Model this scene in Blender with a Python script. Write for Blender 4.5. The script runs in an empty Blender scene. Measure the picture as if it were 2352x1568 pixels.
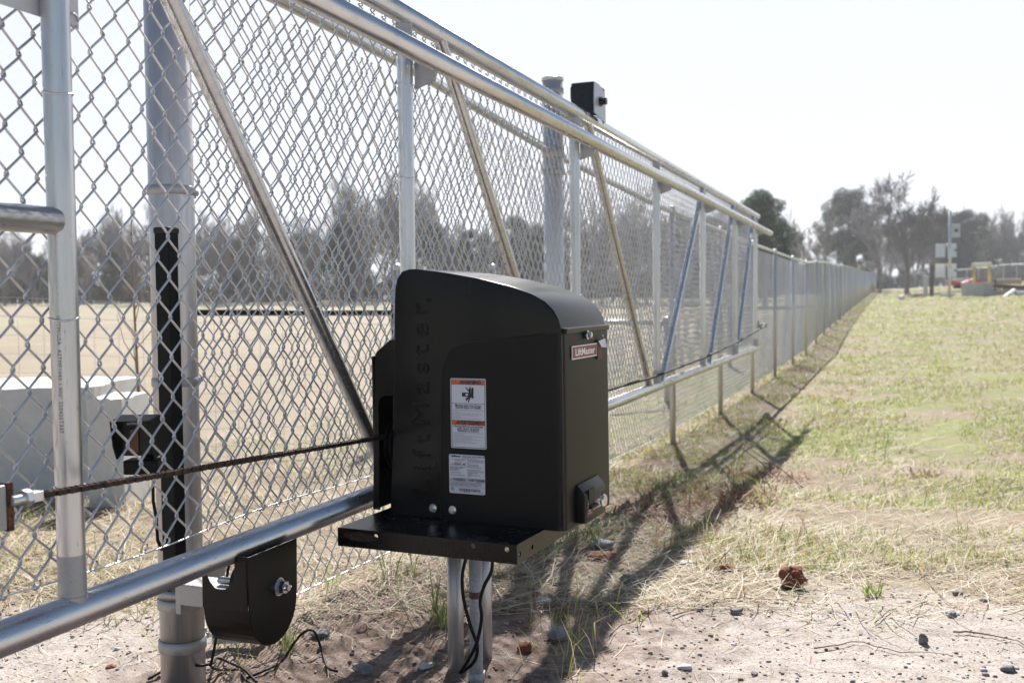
import bpy, bmesh, math, random
import numpy as np
from mathutils import Vector, Matrix, noise as mn
random.seed(7); RNG = np.random.default_rng(7)
SC = bpy.context.scene; COL = SC.collection
R = math.radians

# ------------------------------------------------------------------ camera model (35 mm lens on a 36 mm sensor)
F = 2287.0
def nz(v): v = np.array(v, float); return v/np.linalg.norm(v)
YC = nz((880, 107, -F)); H2 = nz((-120, 96, -F)); ZC = nz(np.cross(YC, H2))
if ZC[1] < 0: ZC = -ZC
XC = np.cross(YC, ZC); RM = np.array([XC, YC, ZC]); O = np.array([0, 0, .95])
def ray(x, y): return RM @ np.array([x-1176, 784-y, -F])
def onX(x, y, c): d = ray(x, y); return Vector(O+d*(c-O[0])/d[0])
def onY(x, y, c): d = ray(x, y); return Vector(O+d*(c-O[1])/d[1])
def onZ(x, y, c): d = ray(x, y); return Vector(O+d*(c-O[2])/d[2])
def atD(x, y, Z): d = ray(x, y); return Vector(O+d/F*Z)

# ------------------------------------------------------------------ terrain
PY = [-60, 2.5, 3.3, 4.8, 5.7, 7.2, 9, 13, 17, 20.8, 22.9, 26.2, 34.3, 45, 69, 113, 400]
PZ = [0, -.01, -.03, -.11, -.15, -.21, -.25, -.25, -.25, -.24, -.15, -.03, .16, .37, .72, 1.55, 2.2]
EY = [0, 8, 12, 30, 45, 60, 78, 110, 160]; EZ = [0, 0, .15, .34, .34, .34, .75, .6, .2]
def sm(t): t = np.clip(t, 0, 1); return t*t*(3-2*t)
def gnp(x, y):
    x = np.asarray(x, float); y = np.asarray(y, float)
    p = np.interp(y, PY, PZ)
    r = p+np.interp(y, EY, EZ)*sm((x+1.5)/(3.2+.09*np.maximum(y, 0)))
    d = np.hypot(x, y)
    left = 1.25*sm((d-20)/90)-.05*sm((d-4)/6)
    k = sm((-x-2.6)/6)
    und = (np.sin(x*1.15+y*.35+1)*np.sin(y*.62-x*.3)*.045+np.sin(x*.45-y*.21)*.05+np.sin(x*2.9+y*1.7)*np.sin(y*2.3-x*1.2)*.012)*sm((x+1.3)/1.5)*sm((y-3.5)/5)
    return r*(1-k)+left*k+und*(1-k)
def gz(x, y): return float(gnp(x, y))
def hit(px, py):
    d = ray(px, py)/F; t = 1.0
    while t < 300:
        p = O+d*t
        if p[2] < gz(p[0], p[1]): return Vector(p)
        t *= 1.004
    p = O+d*60; return Vector(p)

# ------------------------------------------------------------------ materials
def mat(name, base=(.5,.5,.5), rough=.5, metal=0., spec=.5):
    m = bpy.data.materials.new(name); m.use_nodes = True
    b = m.node_tree.nodes['Principled BSDF']
    b.inputs['Base Color'].default_value = (*base, 1); b.inputs['Roughness'].default_value = rough
    b.inputs['Metallic'].default_value = metal; b.inputs['Specular IOR Level'].default_value = spec
    return m
def nd(m, t, **k):
    n = m.node_tree.nodes.new(t)
    for a, v in k.items():
        if a.startswith('i_'): n.inputs[a[2:].replace('_', ' ')].default_value = v
        else: setattr(n, a, v)
    return n
def lk(m, a, b): m.node_tree.links.new(a, b)
def bsdf(m): return m.node_tree.nodes['Principled BSDF']
def ramp(m, fac, stops, interp='LINEAR'):
    r = nd(m, 'ShaderNodeValToRGB'); r.color_ramp.interpolation = interp
    e = r.color_ramp.elements
    while len(e) < len(stops): e.new(.5)
    for q, (p, c) in zip(e, stops):
        q.position = p; q.color = (*c, 1) if len(c) == 3 else c
    lk(m, fac, r.inputs[0]); return r.outputs[0]
def coords(m, kind='Object', scale=(1,1,1)):
    t = nd(m, 'ShaderNodeTexCoord')
    mp = nd(m, 'ShaderNodeMapping'); mp.inputs['Scale'].default_value = scale
    if kind == 'World':
        g = nd(m, 'ShaderNodeNewGeometry'); lk(m, g.outputs['Position'], mp.inputs[0])
    else: lk(m, t.outputs[kind], mp.inputs[0])
    return mp.outputs[0]
def nois(m, vec, scale, detail=4, rough=.6, dist=0):
    n = nd(m, 'ShaderNodeTexNoise'); n.inputs['Scale'].default_value = scale; n.inputs['Detail'].default_value = detail
    n.inputs['Roughness'].default_value = rough; n.inputs['Distortion'].default_value = dist
    lk(m, vec, n.inputs['Vector']); return n.outputs['Fac']
def mix(m, fac, a, b, mode='MIX'):
    n = nd(m, 'ShaderNodeMix', data_type='RGBA', blend_type=mode)
    for s, v in ((n.inputs[0], fac), (n.inputs[6], a), (n.inputs[7], b)):
        if isinstance(v, (int, float)): s.default_value = v
        elif isinstance(v, tuple): s.default_value = (*v, 1)
        else: lk(m, v, s)
    return n.outputs[2]
def bump(m, h, strength=.3, dist=.002):
    b = nd(m, 'ShaderNodeBump'); b.inputs['Strength'].default_value = strength; b.inputs['Distance'].default_value = dist
    lk(m, h, b.inputs['Height']); lk(m, b.outputs[0], bsdf(m).inputs['Normal'])
def galv(name, base=.52, rough=.36, scale=(1,1,1), metal=.85, warm=0., dirt=.35):
    m = mat(name, metal=metal, rough=rough); v = coords(m, 'World', scale)
    a = nois(m, v, 55, 5, .65); b = nois(m, v, 6, 4, .6)
    c = ramp(m, a, [(.25, (base*.72, base*.74, base*.79)), (.5, (base, base*1.01, base*1.03)), (.8, (base*1.2, base*1.2, base*1.2))])
    d = ramp(m, b, [(.38, (base*.62+warm*.05, base*.62, base*.64-warm*.05)), (.55, (base*1.05, base*1.05, base*1.08))])
    c = mix(m, dirt, c, d); s = nois(m, v, 190, 3, .7)
    sp = ramp(m, s, [(.66, (0,0,0)), (.74, (1,1,1))])
    c = mix(m, sp, c, (base*.28, base*.27, base*.27))
    lk(m, c, bsdf(m).inputs['Base Color'])
    rr = ramp(m, a, [(.2, (rough*.75,)*3), (.8, (min(1, rough*1.45),)*3)]); lk(m, rr, bsdf(m).inputs['Roughness'])
    bump(m, s, .06, .0005); return m
M = {}
M['galv'] = galv('galvanised_pipe', .62, .30, (1,1,.12), .92)
M['galvh'] = galv('galvanised_rail', .64, .27, (1,.12,1), .93)
M['brace'] = galv('brace_tube_zinc', .52, .22, (1,1,1), .88, .05, .2)
M['galvp'] = galv('weathered_post_galvanising', .62, .38, (1.6,1.6,.05), .68, .3, .75)
M['weld'] = galv('zinc_painted_bracket', .42, .5, (1,1,1), .7)
M['wire'] = galv('mesh_wire_zinc', .60, .36, (1,1,1), .88, 0, .3)
M['wiref'] = galv('fence_wire_zinc', .62, .42, (1,1,1), .85, 0, .3)
M['steel'] = galv('bright_steel', .7, .22, (1,1,1), 1., 0, .1)
M['brightwire'] = galv('tension_wire_zinc', .75, .35, (1,1,1), .8, 0, .1)
def blackm(name, base=.012, rough=.34, spl=.28, bs=.05, tint=(.95,1,1.18), nscale=900, coat=0.):
    base *= .30; m = mat(name, tuple(base*t for t in tint), rough, 0, spl); v = coords(m, 'World')
    n = nois(m, v, nscale, 2, .5); bump(m, n, bs, .0006)
    d = nois(m, v, 9, 6, .65)
    c = ramp(m, d, [(.3, tuple(base*t*.8 for t in tint)), (.62, tuple(base*t for t in tint)), (.82, tuple(base*t*1.8+.001 for t in tint))])
    lk(m, c, bsdf(m).inputs['Base Color'])
    dn = nois(m, coords(m, 'World', (1, 1, .35)), 24, 6, .75); c = mix(m, ramp(m, dn, [(.60, (0,0,0)), (.80, (.018,.018,.018))]), c, (.30,.26,.22)); lk(m, c, bsdf(m).inputs['Base Color'])
    rr = ramp(m, d, [(.3, (rough,)*3), (.8, (rough*1.1,)*3)]); lk(m, rr, bsdf(m).inputs['Roughness'])
    bsdf(m).inputs['Coat Weight'].default_value = coat
    return m
M['cover'] = blackm('black_textured_plastic', .018, .19, .24, .04)
M['door'] = blackm('black_satin_panel', .020, .36, .20, .08, (.92,1,1.15))
M['bmetal'] = blackm('black_powder_coat', .012, .26, .35, .05, (1,1,1.1), 500)
M['tube'] = blackm('matt_black_tube', .010, .5, .2, .03)
M['emboss'] = blackm('embossed_plastic', .014, .28, .19)
M['cable'] = blackm('black_cable', .014, .55)
M['brownm'] = blackm('dark_brown_paint', .022, .38, .25, .06, (1.35,1.05,.95), 300)
def rustm(name, c1=(.045,.02,.012), c2=(.24,.085,.03), c3=(.02,.018,.018), s=60, metal=.2):
    m = mat(name, rough=.7, metal=metal); v = coords(m, 'World')
    n = nois(m, v, s, 5, .7)
    c = ramp(m, n, [(.32, c3), (.47, c1), (.68, c2)]); lk(m, c, bsdf(m).inputs['Base Color']); bump(m, n, .5, .002); return m
M['rust'] = rustm('rusty_iron'); M['chainrust'] = rustm('rusty_chain', (.035,.020,.015), (.13,.052,.024), (.022,.016,.014), 45)
M['chaindark'] = rustm('oiled_chain', (.03,.024,.02), (.06,.035,.022), (.014,.013,.012), 45, .6)
M['white'] = mat('white_label_film', (.62,.64,.72), .35); M['orange'] = mat('orange_label_print', (.62,.13,.02), .4)
M['ink'] = mat('dark_print', (.012,.012,.03), .4); M['greyink'] = mat('grey_print', (.25,.26,.32), .5); M['blueink'] = mat('blue_border_print', (.03,.025,.12), .4)
M['red'] = mat('maroon_badge', (.22,.02,.025), .35); M['whitet'] = mat('white_print', (.8,.8,.8), .4)
M['bronze'] = rustm('bronze_control_plate', (.12,.075,.05), (.17,.11,.075), (.09,.055,.04), 30, .5)
M['pvc'] = mat('grey_pvc', (.42,.43,.47), .5)
v = coords(M['pvc'], 'World'); c = ramp(M['pvc'], nois(M['pvc'], v, 120, 4), [(.35, (.33,.32,.33)), (.6, (.43,.44,.48))]); lk(M['pvc'], c, bsdf(M['pvc']).inputs['Base Color'])
M['stamp'] = mat('faded_stamp_ink', (.11,.09,.09), .6)
M['tape'] = mat('brown_tape', (.10,.045,.035), .5)
M['black'] = mat('flat_black', (.006,.006,.007), .6)
M['amber'] = mat('smoked_amber_lens', (.10,.04,.02), .12)
def stone(name, a, b, s=8, bs=.4, rough=.9, bd=.01):
    m = mat(name, rough=rough); v = coords(m, 'World'); n = nois(m, v, s, 7, .68); n2 = nois(m, v, s*9, 4, .6)
    c = ramp(m, n, [(.3, a), (.65, b)]); c = mix(m, .35, c, ramp(m, n2, [(.3, a), (.6, b)])); lk(m, c, bsdf(m).inputs['Base Color']); bump(m, n, bs, bd); return m
M['conc'] = stone('cast_concrete', (.50,.49,.48), (.68,.67,.65), 2.2, .25)
M['concd'] = stone('grey_concrete', (.42,.42,.41), (.56,.55,.52), 3)
M['rock'] = stone('grey_rock', (.12,.12,.13), (.30,.30,.31), 30, .4, .85, .004)
M['rockd'] = stone('dark_rock', (.07,.07,.075), (.21,.21,.22), 30, .4, .85, .004)
M['rockw'] = stone('pale_rock', (.42,.41,.40), (.62,.61,.6), 30, .3, .85, .004)
M['clay'] = stone('red_clay', (.11,.035,.018), (.26,.085,.04), 26, .9, .95, .01)
M['bark'] = stone('bare_bark', (.13,.11,.10), (.25,.215,.20), 1.5, .3)
M['barkp'] = stone('pine_bark', (.06,.045,.04), (.13,.10,.085), 1.5, .3)
M['twigb'] = stone('twig_brown', (.14,.09,.06), (.30,.22,.15), 20, .3)
M['pipeb'] = stone('tan_pipe', (.30,.22,.17), (.45,.36,.29), 3, .1)
M['yellow'] = mat('yellow_paint', (.62,.40,.09), .5); M['cream'] = mat('cream_pad', (.75,.72,.55), .6)
M['redp'] = mat('red_paint', (.55,.02,.015), .45); M['panelw'] = mat('pale_sign_face', (.86,.82,.76), .5)
M['whitep'] = mat('white_paint', (.72,.72,.72), .5); M['greyp'] = mat('pale_grey_cabinet', (.5,.52,.52), .5)
M['signback'] = mat('white_sign_panel', (.58,.58,.62), .5)
M['green'] = mat('green_tape_stripe', (.01,.25,.14), .5); M['film'] = mat('pale_plastic_film', (.55,.62,.62), .4)
# foliage with a per-blade colour
def attrm(name, rough=.75, trans=.25):
    m = mat(name, rough=rough); a = nd(m, 'ShaderNodeAttribute'); a.attribute_name = 'Col'
    lk(m, a.outputs['Color'], bsdf(m).inputs['Base Color'])
    t = nd(m, 'ShaderNodeBsdfTranslucent'); lk(m, a.outputs['Color'], t.inputs['Color'])
    x = nd(m, 'ShaderNodeMixShader'); x.inputs[0].default_value = trans
    o = m.node_tree.nodes['Material Output']
    lk(m, bsdf(m).outputs[0], x.inputs[1]); lk(m, t.outputs[0], x.inputs[2]); lk(m, x.outputs[0], o.inputs[0]); return m
M['blade'] = attrm('grass_blade', .7, .35); M['leaf'] = attrm('leaf', .7, .25)

# ------------------------------------------------------------------ object helpers
def tag(o, label=None, cat=None, group=None, kind=None):
    if label: o['label'] = label
    if cat: o['category'] = cat
    if group: o['group'] = group
    if kind: o['kind'] = kind
    return o
def thing(name, loc, label, cat, group=None, rz=0):
    o = bpy.data.objects.new(name, None); COL.objects.link(o); o.location = loc; o.rotation_euler = (0, 0, rz); o.empty_display_size = .1
    return tag(o, label, cat, group)
INV = {}
class MB:
    def __init__(s): s.v = []; s.f = []; s.m = []; s.mats = []; s.s = []
    def mi(s, m):
        if m not in s.mats: s.mats.append(m)
        return s.mats.index(m)
    def add(s, vs, fs, m, T=None, smooth=False):
        b = len(s.v)
        s.v += [tuple(T @ Vector(p)) if T is not None else tuple(p) for p in vs]
        s.f += [tuple(b+i for i in f) for f in fs]; s.m += [s.mi(m)]*len(fs); s.s += [smooth]*len(fs); return s
    def box(s, a, b, m, T=None, bev=0):
        if bev:
            bm = bmesh.new(); bmesh.ops.create_cube(bm, size=1)
            for w in bm.verts: w.co = Vector([(a[i]+b[i])/2+w.co[i]*(b[i]-a[i]) for i in range(3)])
            bmesh.ops.bevel(bm, geom=bm.edges[:], offset=bev, segments=2, affect='EDGES', profile=.5)
            return s.bm(bm, m, T)
        x0,y0,z0 = a; x1,y1,z1 = b
        return s.add([(x0,y0,z0),(x1,y0,z0),(x1,y1,z0),(x0,y1,z0),(x0,y0,z1),(x1,y0,z1),(x1,y1,z1),(x0,y1,z1)],
            [(0,3,2,1),(4,5,6,7),(0,1,5,4),(1,2,6,5),(2,3,7,6),(3,0,4,7)], m, T)
    def bm(s, bm, m, T=None, smooth=False):
        bm.verts.index_update(); s.add([v.co[:] for v in bm.verts], [[v.index for v in f.verts] for f in bm.faces], m, T, smooth); bm.free(); return s
    def tube(s, pts, r, m, n=10, cap=True, T=None, smooth=True):
        pts = [Vector(p) for p in pts]; rs = r if isinstance(r, (list, tuple)) else [r]*len(pts)
        vs = []; fs = []; prev = None
        for i, p in enumerate(pts):
            t = (pts[min(i+1, len(pts)-1)]-pts[max(i-1, 0)]).normalized()
            if prev is None: u = t.orthogonal().normalized()
            else: u = (prev-t*prev.dot(t)).normalized()
            prev = u; w = t.cross(u)
            for k in range(n):
                a = 2*math.pi*k/n; vs.append(p+u*math.cos(a)*rs[i]+w*math.sin(a)*rs[i])
        for i in range(len(pts)-1):
            for k in range(n):
                k2 = (k+1) % n; fs.append((i*n+k, i*n+k2, (i+1)*n+k2, (i+1)*n+k))
        s.add(vs, fs, m, T, smooth)
        if cap:
            b = len(s.v)-len(vs)
            s.f += [tuple(b+k for k in range(n-1, -1, -1)), tuple(b+(len(pts)-1)*n+k for k in range(n))]
            s.m += [s.mi(m)]*2; s.s += [False]*2
        return s
    def cyl(s, a, b, r, m, n=16, T=None): return s.tube([a, b], r, m, n, True, T)
    def prism(s, poly, axis, a, b, m, T=None, bev=0, seg=3, sel=None):
        # poly: (p,q) pairs in the plane perpendicular to axis; extruded from a to b
        def P(p, q, t): return {'x': (t,p,q), 'y': (p,t,q), 'z': (p,q,t)}[axis]
        n = len(poly); bm = bmesh.new()
        va = [bm.verts.new(P(p, q, a)) for p, q in poly]; vb = [bm.verts.new(P(p, q, b)) for p, q in poly]
        bm.faces.new(va); bm.faces.new(vb[::-1])
        for i in range(n): bm.faces.new((va[i], vb[i], vb[(i+1)%n], va[(i+1)%n]))
        bmesh.ops.recalc_face_normals(bm, faces=bm.faces[:])
        if bev:
            bm.edges.ensure_lookup_table(); ed = []
            for e in bm.edges:
                ina = all(v in va for v in e.verts)
                if sel is None and (ina or all(v in vb for v in e.verts)): ed.append(e)
                elif sel and ina and sel(*[(v.co.x, v.co.z) for v in e.verts]): ed.append(e)
            bmesh.ops.bevel(bm, geom=ed, offset=bev, segments=seg, affect='EDGES', profile=.5, clamp_overlap=True)
        return s.bm(bm, m, T)
    def hexbolt(s, p, d, r, h, m, washer=True):
        p = Vector(p); d = Vector(d).normalized()
        if washer: s.tube([p, p+d*h*.25], r*1.35, m, 18)
        s.tube([p+d*h*.25, p+d*h], r, m, 6, smooth=False)
        s.tube([p+d*h, p+d*h*1.12], r*.7, m, 12); return s
    def text(s, body, size, m, T, ext=0, off=0, align='CENTER', spacing=1., sx=1.):
        c = bpy.data.curves.new('lettering', 'FONT'); c.body = body; c.size = size; c.align_x = align; c.extrude = ext; c.offset = off; c.space_character = spacing
        c.resolution_u = 2; o = bpy.data.objects.new('lettering', c); COL.objects.link(o)
        me = bpy.data.meshes.new_from_object(o.evaluated_get(bpy.context.evaluated_depsgraph_get()))
        S = Matrix.Diagonal((sx, 1, 1, 1))
        s.add([v.co[:] for v in me.vertices], [list(p.vertices) for p in me.polygons], m, T @ S)
        bpy.data.objects.remove(o); bpy.data.curves.remove(c); bpy.data.meshes.remove(me); return s
    def build(s, name, parent=None, autosmooth=None):
        me = bpy.data.meshes.new(name); vs = s.v
        if parent is not None:
            Ti = Matrix.LocRotScale(parent.location, parent.rotation_euler, (1,1,1))
            if parent.parent: Ti = INV.get(parent.name, Matrix()) if False else Ti
            Ti = Ti.inverted() if parent.type == 'EMPTY' else Matrix()
            pp = parent.parent
            if parent.type != 'EMPTY' and pp is not None: Ti = Matrix.LocRotScale(pp.location, pp.rotation_euler, (1,1,1)).inverted()
            vs = [tuple(Ti @ Vector(p)) for p in vs]
        me.from_pydata(vs, [], s.f); me.update()
        for m in s.mats: me.materials.append(m)
        me.polygons.foreach_set('material_index', s.m); me.polygons.foreach_set('use_smooth', s.s)
        o = bpy.data.objects.new(name, me); COL.objects.link(o)
        if parent is not None: o.parent = parent
        if autosmooth: me.shade_auto_smooth(angle=R(autosmooth)) if hasattr(me, 'shade_auto_smooth') else smooth_by_angle(me, R(autosmooth))
        return o
def smooth_by_angle(me, ang):
    me.polygons.foreach_set('use_smooth', [True]*len(me.polygons))
    bm = bmesh.new(); bm.from_mesh(me)
    for e in bm.edges:
        e.smooth = not (len(e.link_faces) == 2 and e.calc_face_angle(0) > ang)
    bm.to_mesh(me); bm.free()
def npmesh(name, V, Fq, m, parent=None, col=None, smooth=False, loc=None):
    me = bpy.data.meshes.new(name); V = np.asarray(V, np.float32)
    if loc is not None: V = V-np.array(loc, np.float32)
    me.vertices.add(len(V)); me.vertices.foreach_set('co', V.ravel())
    Fq = np.asarray(Fq, np.int32); n, k = Fq.shape
    me.loops.add(n*k); me.loops.foreach_set('vertex_index', Fq.ravel())
    me.polygons.add(n); me.polygons.foreach_set('loop_start', np.arange(0, n*k, k, dtype=np.int32)); me.polygons.foreach_set('loop_total', np.full(n, k, np.int32))
    if smooth: me.polygons.foreach_set('use_smooth', np.ones(n, bool))
    if col is not None:
        a = me.color_attributes.new('Col', 'FLOAT_COLOR', 'POINT'); c = np.ones((len(V), 4), np.float32); c[:, :3] = col; a.data.foreach_set('color', c.ravel())
    me.update(); me.validate(); me.materials.append(m)
    o = bpy.data.objects.new(name, me); COL.objects.link(o)
    if parent is not None: o.parent = parent
    elif loc is not None: o.location = loc
    return o

# ------------------------------------------------------------------ ground sheet
def axis(lo, hi, d0, d1, fine, gr):
    a = list(np.arange(d0, d1, fine)); s = fine; x = a[-1]
    while x < hi: s = min(s*gr, 12); x += s; a.append(x)
    s = fine; x = a[0]
    while x > lo: s = min(s*gr, 12); x -= s; a.insert(0, x)
    return np.array(a)
GX = axis(-420, 420, -2.6, 1.3, .017, 1.05); GY = axis(-40, 520, 1.8, 4.4, .017, 1.045)
def relief(x, y):
    depth = -.3592*x+.9333*y
    if depth > 14 or depth < 1: return 0
    v = Vector((x, y, 0))
    big = mn.noise(v*1.1)*.022
    a = mn.noise(v*9)*.008+mn.noise(v*31)*.0035
    mud = math.exp(-((x+1.35)/.45)**2)
    b = (max(0, mn.noise(v*17+Vector((3,1,2))))**1.5)*.05*mud + mn.noise(v*45)*.006*mud
    return (big+a+b)*min(1, (14-depth)/4)
nx, ny = len(GX), len(GY); XX, YY = np.meshgrid(GX, GY)
ZZ = gnp(XX, YY)
for j in range(ny):
    if GY[j] > 13 or GY[j] < 1.2: continue
    for i in range(nx):
        if -6 < GX[i] < 5: ZZ[j, i] += relief(GX[i], GY[j])
idx = np.arange(nx*ny).reshape(ny, nx)
Q = np.stack([idx[:-1,:-1].ravel(), idx[:-1,1:].ravel(), idx[1:,1:].ravel(), idx[1:,:-1].ravel()], 1)
m = mat('ground_soil_and_turf', rough=.95, spec=.2); v = coords(m, 'World')
sep = nd(m, 'ShaderNodeSeparateXYZ'); lk(m, v, sep.inputs[0])
def mth(op, a, b=None, c=None):
    n = nd(m, 'ShaderNodeMath', operation=op)
    for i, q in enumerate((a, b, c)):
        if q is None: continue
        if isinstance(q, (int, float)): n.inputs[i].default_value = q
        else: lk(m, q, n.inputs[i])
    return n.outputs[0]
def mr(a, lo, hi):
    n = nd(m, 'ShaderNodeMapRange'); n.interpolation_type = 'SMOOTHSTEP'; lk(m, a, n.inputs[0]); n.inputs[1].default_value = lo; n.inputs[2].default_value = hi; return n.outputs[0]
X_, Y_ = sep.outputs[0], sep.outputs[1]
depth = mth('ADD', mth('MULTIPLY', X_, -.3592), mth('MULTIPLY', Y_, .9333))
n1 = nois(m, v, 1.6, 6, .65); n2 = nois(m, v, 14, 6, .7); n3 = nois(m, v, 90, 5, .7); n4 = nois(m, v, .35, 4, .6); n5 = nois(m, v, 150, 3, .7)
edge = mth('ADD', depth, mth('MULTIPLY', mth('SUBTRACT', n1, .5), 1.3))
grassm = mr(edge, 3.0, 3.35)
sand = ramp(m, n2, [(.28, (.19,.15,.125)), (.5, (.34,.295,.26)), (.72, (.45,.415,.385))])
sand = mix(m, .6, sand, ramp(m, n3, [(.3, (.17,.135,.115)), (.48, (.38,.335,.30)), (.7, (.55,.51,.47))]))
speck = ramp(m, n5, [(.57, (0,0,0)), (.64, (1,1,1))]); sand = mix(m, mth('MULTIPLY', speck, .85), sand, (.14,.10,.08))
grit = ramp(m, n1, [(.5, (0,0,0)), (.68, (1,1,1))]); sand = mix(m, mth('MULTIPLY', grit, .35), sand, (.30,.27,.25))
mud = mth('MULTIPLY', mr(X_, -2.2, -1.5), mth('SUBTRACT', 1, mr(mth('ADD', X_, mth('MULTIPLY', n2, .9)), -.55, .25)))
mudc = ramp(m, n2, [(.3, (.07,.038,.028)), (.5, (.19,.13,.10)), (.7, (.36,.29,.25))])
sand = mix(m, mth('MULTIPLY', mud, .9), sand, mudc)
straw = ramp(m, n3, [(.25, (.08,.06,.04)), (.5, (.22,.175,.12)), (.75, (.38,.32,.23))])
grn = ramp(m, n2, [(.3, (.09,.11,.03)), (.6, (.22,.25,.075)), (.8, (.34,.33,.15))])
gm = mth('MULTIPLY', .72, mth('MULTIPLY', mr(nois(m, v, .8, 5, .7), .42, .6), mr(Y_, 4.2, 8)))
rs = mix(m, gm, straw, grn)
field = ramp(m, n4, [(.3, (.22,.18,.13)), (.5, (.28,.23,.165)), (.7, (.33,.275,.20))])
field = mix(m, .3, field, ramp(m, n2, [(.3, (.17,.135,.10)), (.7, (.38,.32,.24))]))
fgr = mr(mth('SUBTRACT', nois(m, v, .12, 3, .6), 0), .5, .62)
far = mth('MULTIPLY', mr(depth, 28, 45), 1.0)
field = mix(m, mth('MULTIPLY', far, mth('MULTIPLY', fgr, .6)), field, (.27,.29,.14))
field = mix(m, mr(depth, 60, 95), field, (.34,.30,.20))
lft = mr(mth('MULTIPLY', X_, -1), 3.6, 5.5)
turf = mix(m, lft, rs, field)
redp = ramp(m, nois(m, v, 2.6, 5, .7), [(.62, (0,0,0)), (.72, (1,1,1))]); turf = mix(m, mth('MULTIPLY', redp, mth('SUBTRACT', 1, lft)), turf, (.20,.12,.08))
fence_soil = mth('MULTIPLY', mr(X_, -2.0, -1.7), mth('SUBTRACT', 1, mr(mth('ADD', X_, mth('MULTIPLY', n1, 1.0)), -.8, -.4)))
turf = mix(m, mth('MULTIPLY', mth('MULTIPLY', fence_soil, .8), mr(n1, .38, .55)), turf, ramp(m, n2, [(.3, (.10,.06,.045)), (.6, (.23,.16,.12)), (.8, (.36,.29,.23))]))
lk(m, mix(m, grassm, sand, turf), bsdf(m).inputs['Base Color'])
bump(m, mth('ADD', n3, mth('MULTIPLY', n5, .5)), .6, .006)
g = npmesh('ground', np.stack([XX.ravel(), YY.ravel(), ZZ.ravel()], 1), Q, m, smooth=True); tag(g, kind='structure')

# ------------------------------------------------------------------ grass, straw
def blades(name, N, colf, lenr, wid, up, region, zlo, zhi, curl=.5, kscale=.0016):
    Z = zlo*np.exp(RNG.random(N)*math.log(zhi/zlo)); L = (RNG.random(N)*1.36-.68)*Z
    x = -.3592*Z+.9333*L; y = .9333*Z+.3592*L
    nv = np.array([mn.noise(Vector((a*1.3, b*1.3, 5.)))+.5*mn.noise(Vector((a*4.1, b*4.1, 9.))) for a, b in zip(x, y)])
    k = region(x, y, Z, nv); x, y, Z, nv = x[k], y[k], Z[k], nv[k]; n = len(x)
    z = gnp(x, y)+np.array([relief(a, b) if d < 13 else 0 for a, b, d in zip(x, y, Z)])
    ln = (lenr[0]+(lenr[1]-lenr[0])*RNG.random(n)**1.6)*(1+.012*Z); th = RNG.random(n)*6.283; el = up[0]+(up[1]-up[0])*RNG.random(n)
    w = np.maximum(wid*(.6+.8*RNG.random(n)), kscale*Z*.45)
    d = np.stack([np.cos(th)*np.cos(el), np.sin(th)*np.cos(el), np.sin(el)], 1)
    s = np.stack([-np.sin(th+.6), np.cos(th+.6), np.zeros(n)], 1)*w[:, None]/2
    p0 = np.stack([x, y, z-.002], 1); bend = np.array([0, 0, -1.])*(ln*curl*RNG.random(n)*np.sin(el))[:, None]
    side = np.stack([-np.sin(th), np.cos(th), np.zeros(n)], 1)*(ln*(RNG.random(n)-.5)*.5)[:, None]
    p1 = p0+d*ln[:, None]*.5; p2 = p0+d*ln[:, None]+bend*.7+side
    p2[:, 2] = np.maximum(p2[:, 2], z+.003)
    V = np.stack([p0-s, p0+s, p1+s, p1-s, p2-s*.25, p2+s*.25], 1).reshape(-1, 3); b = np.arange(n)[:, None]*6
    Fq = np.concatenate([b+np.array([[0,1,2,3]]), b+np.array([[3,2,5,4]])], 0)
    c = np.repeat(colf(n, nv, x, y, Z), 6, 0)
    o = npmesh(name, V, Fq, M['blade'], col=c); tag(o, kind='stuff'); return o
def lerp(a, b, t): return np.array(a)[None]*(1-t[:, None])+np.array(b)[None]*t[:, None]
def bound(x, y, Z, nv): return Z > 3.0+nv*.45
def straw_c(n, nv, x, y, Z):
    t = RNG.random(n)**.8; c = lerp((.26,.19,.11), (.78,.70,.56), t); o = RNG.random(n) < .05; c[o] = (.42,.17,.06); gr = RNG.random(n) < .10; c[gr] = (.30,.33,.12); return c
def green_c(n, nv, x, y, Z):
    t = RNG.random(n); return lerp((.15,.21,.035), (.56,.61,.16), t)
notfar = lambda x: (x > -5.2)
def dens(x, y, Z, nv, k): return RNG.random(len(x)) < k
tag(blades('dry_grass', 400000, straw_c, (.04,.24), .0034, (-.02,.38), lambda x, y, Z, nv: bound(x, y, Z, nv) & notfar(x) & (RNG.random(len(x)) < np.clip(.5+nv*1.3, .10, 1)*np.where(Z > 5, .6, 1)), 2.4, 80), 'dry tan straw lying over the ground beside the fence', 'dry grass')
tag(blades('green_grass', 290000, green_c, (.02,.07), .0036, (.5,1.4), lambda x, y, Z, nv: (Z > 3.1+nv*.3) & (x > -1.9) & (nv*1.6+.15*np.minimum(Z-4.3, 4) > RNG.random(len(x))*.8-.02), 2.6, 80), 'short yellow green grass tufts on the sunny slope', 'grass')
tag(blades('loose_straw', 9000, straw_c, (.03,.16), .0022, (-.03,.10), lambda x, y, Z, nv: (Z < 3.5) & (RNG.random(len(x)) < np.clip((Z-1.9)/1.6, .08, 1)), 1.8, 3.5), 'loose straws scattered on the pale sandy strip', 'straw')
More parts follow.
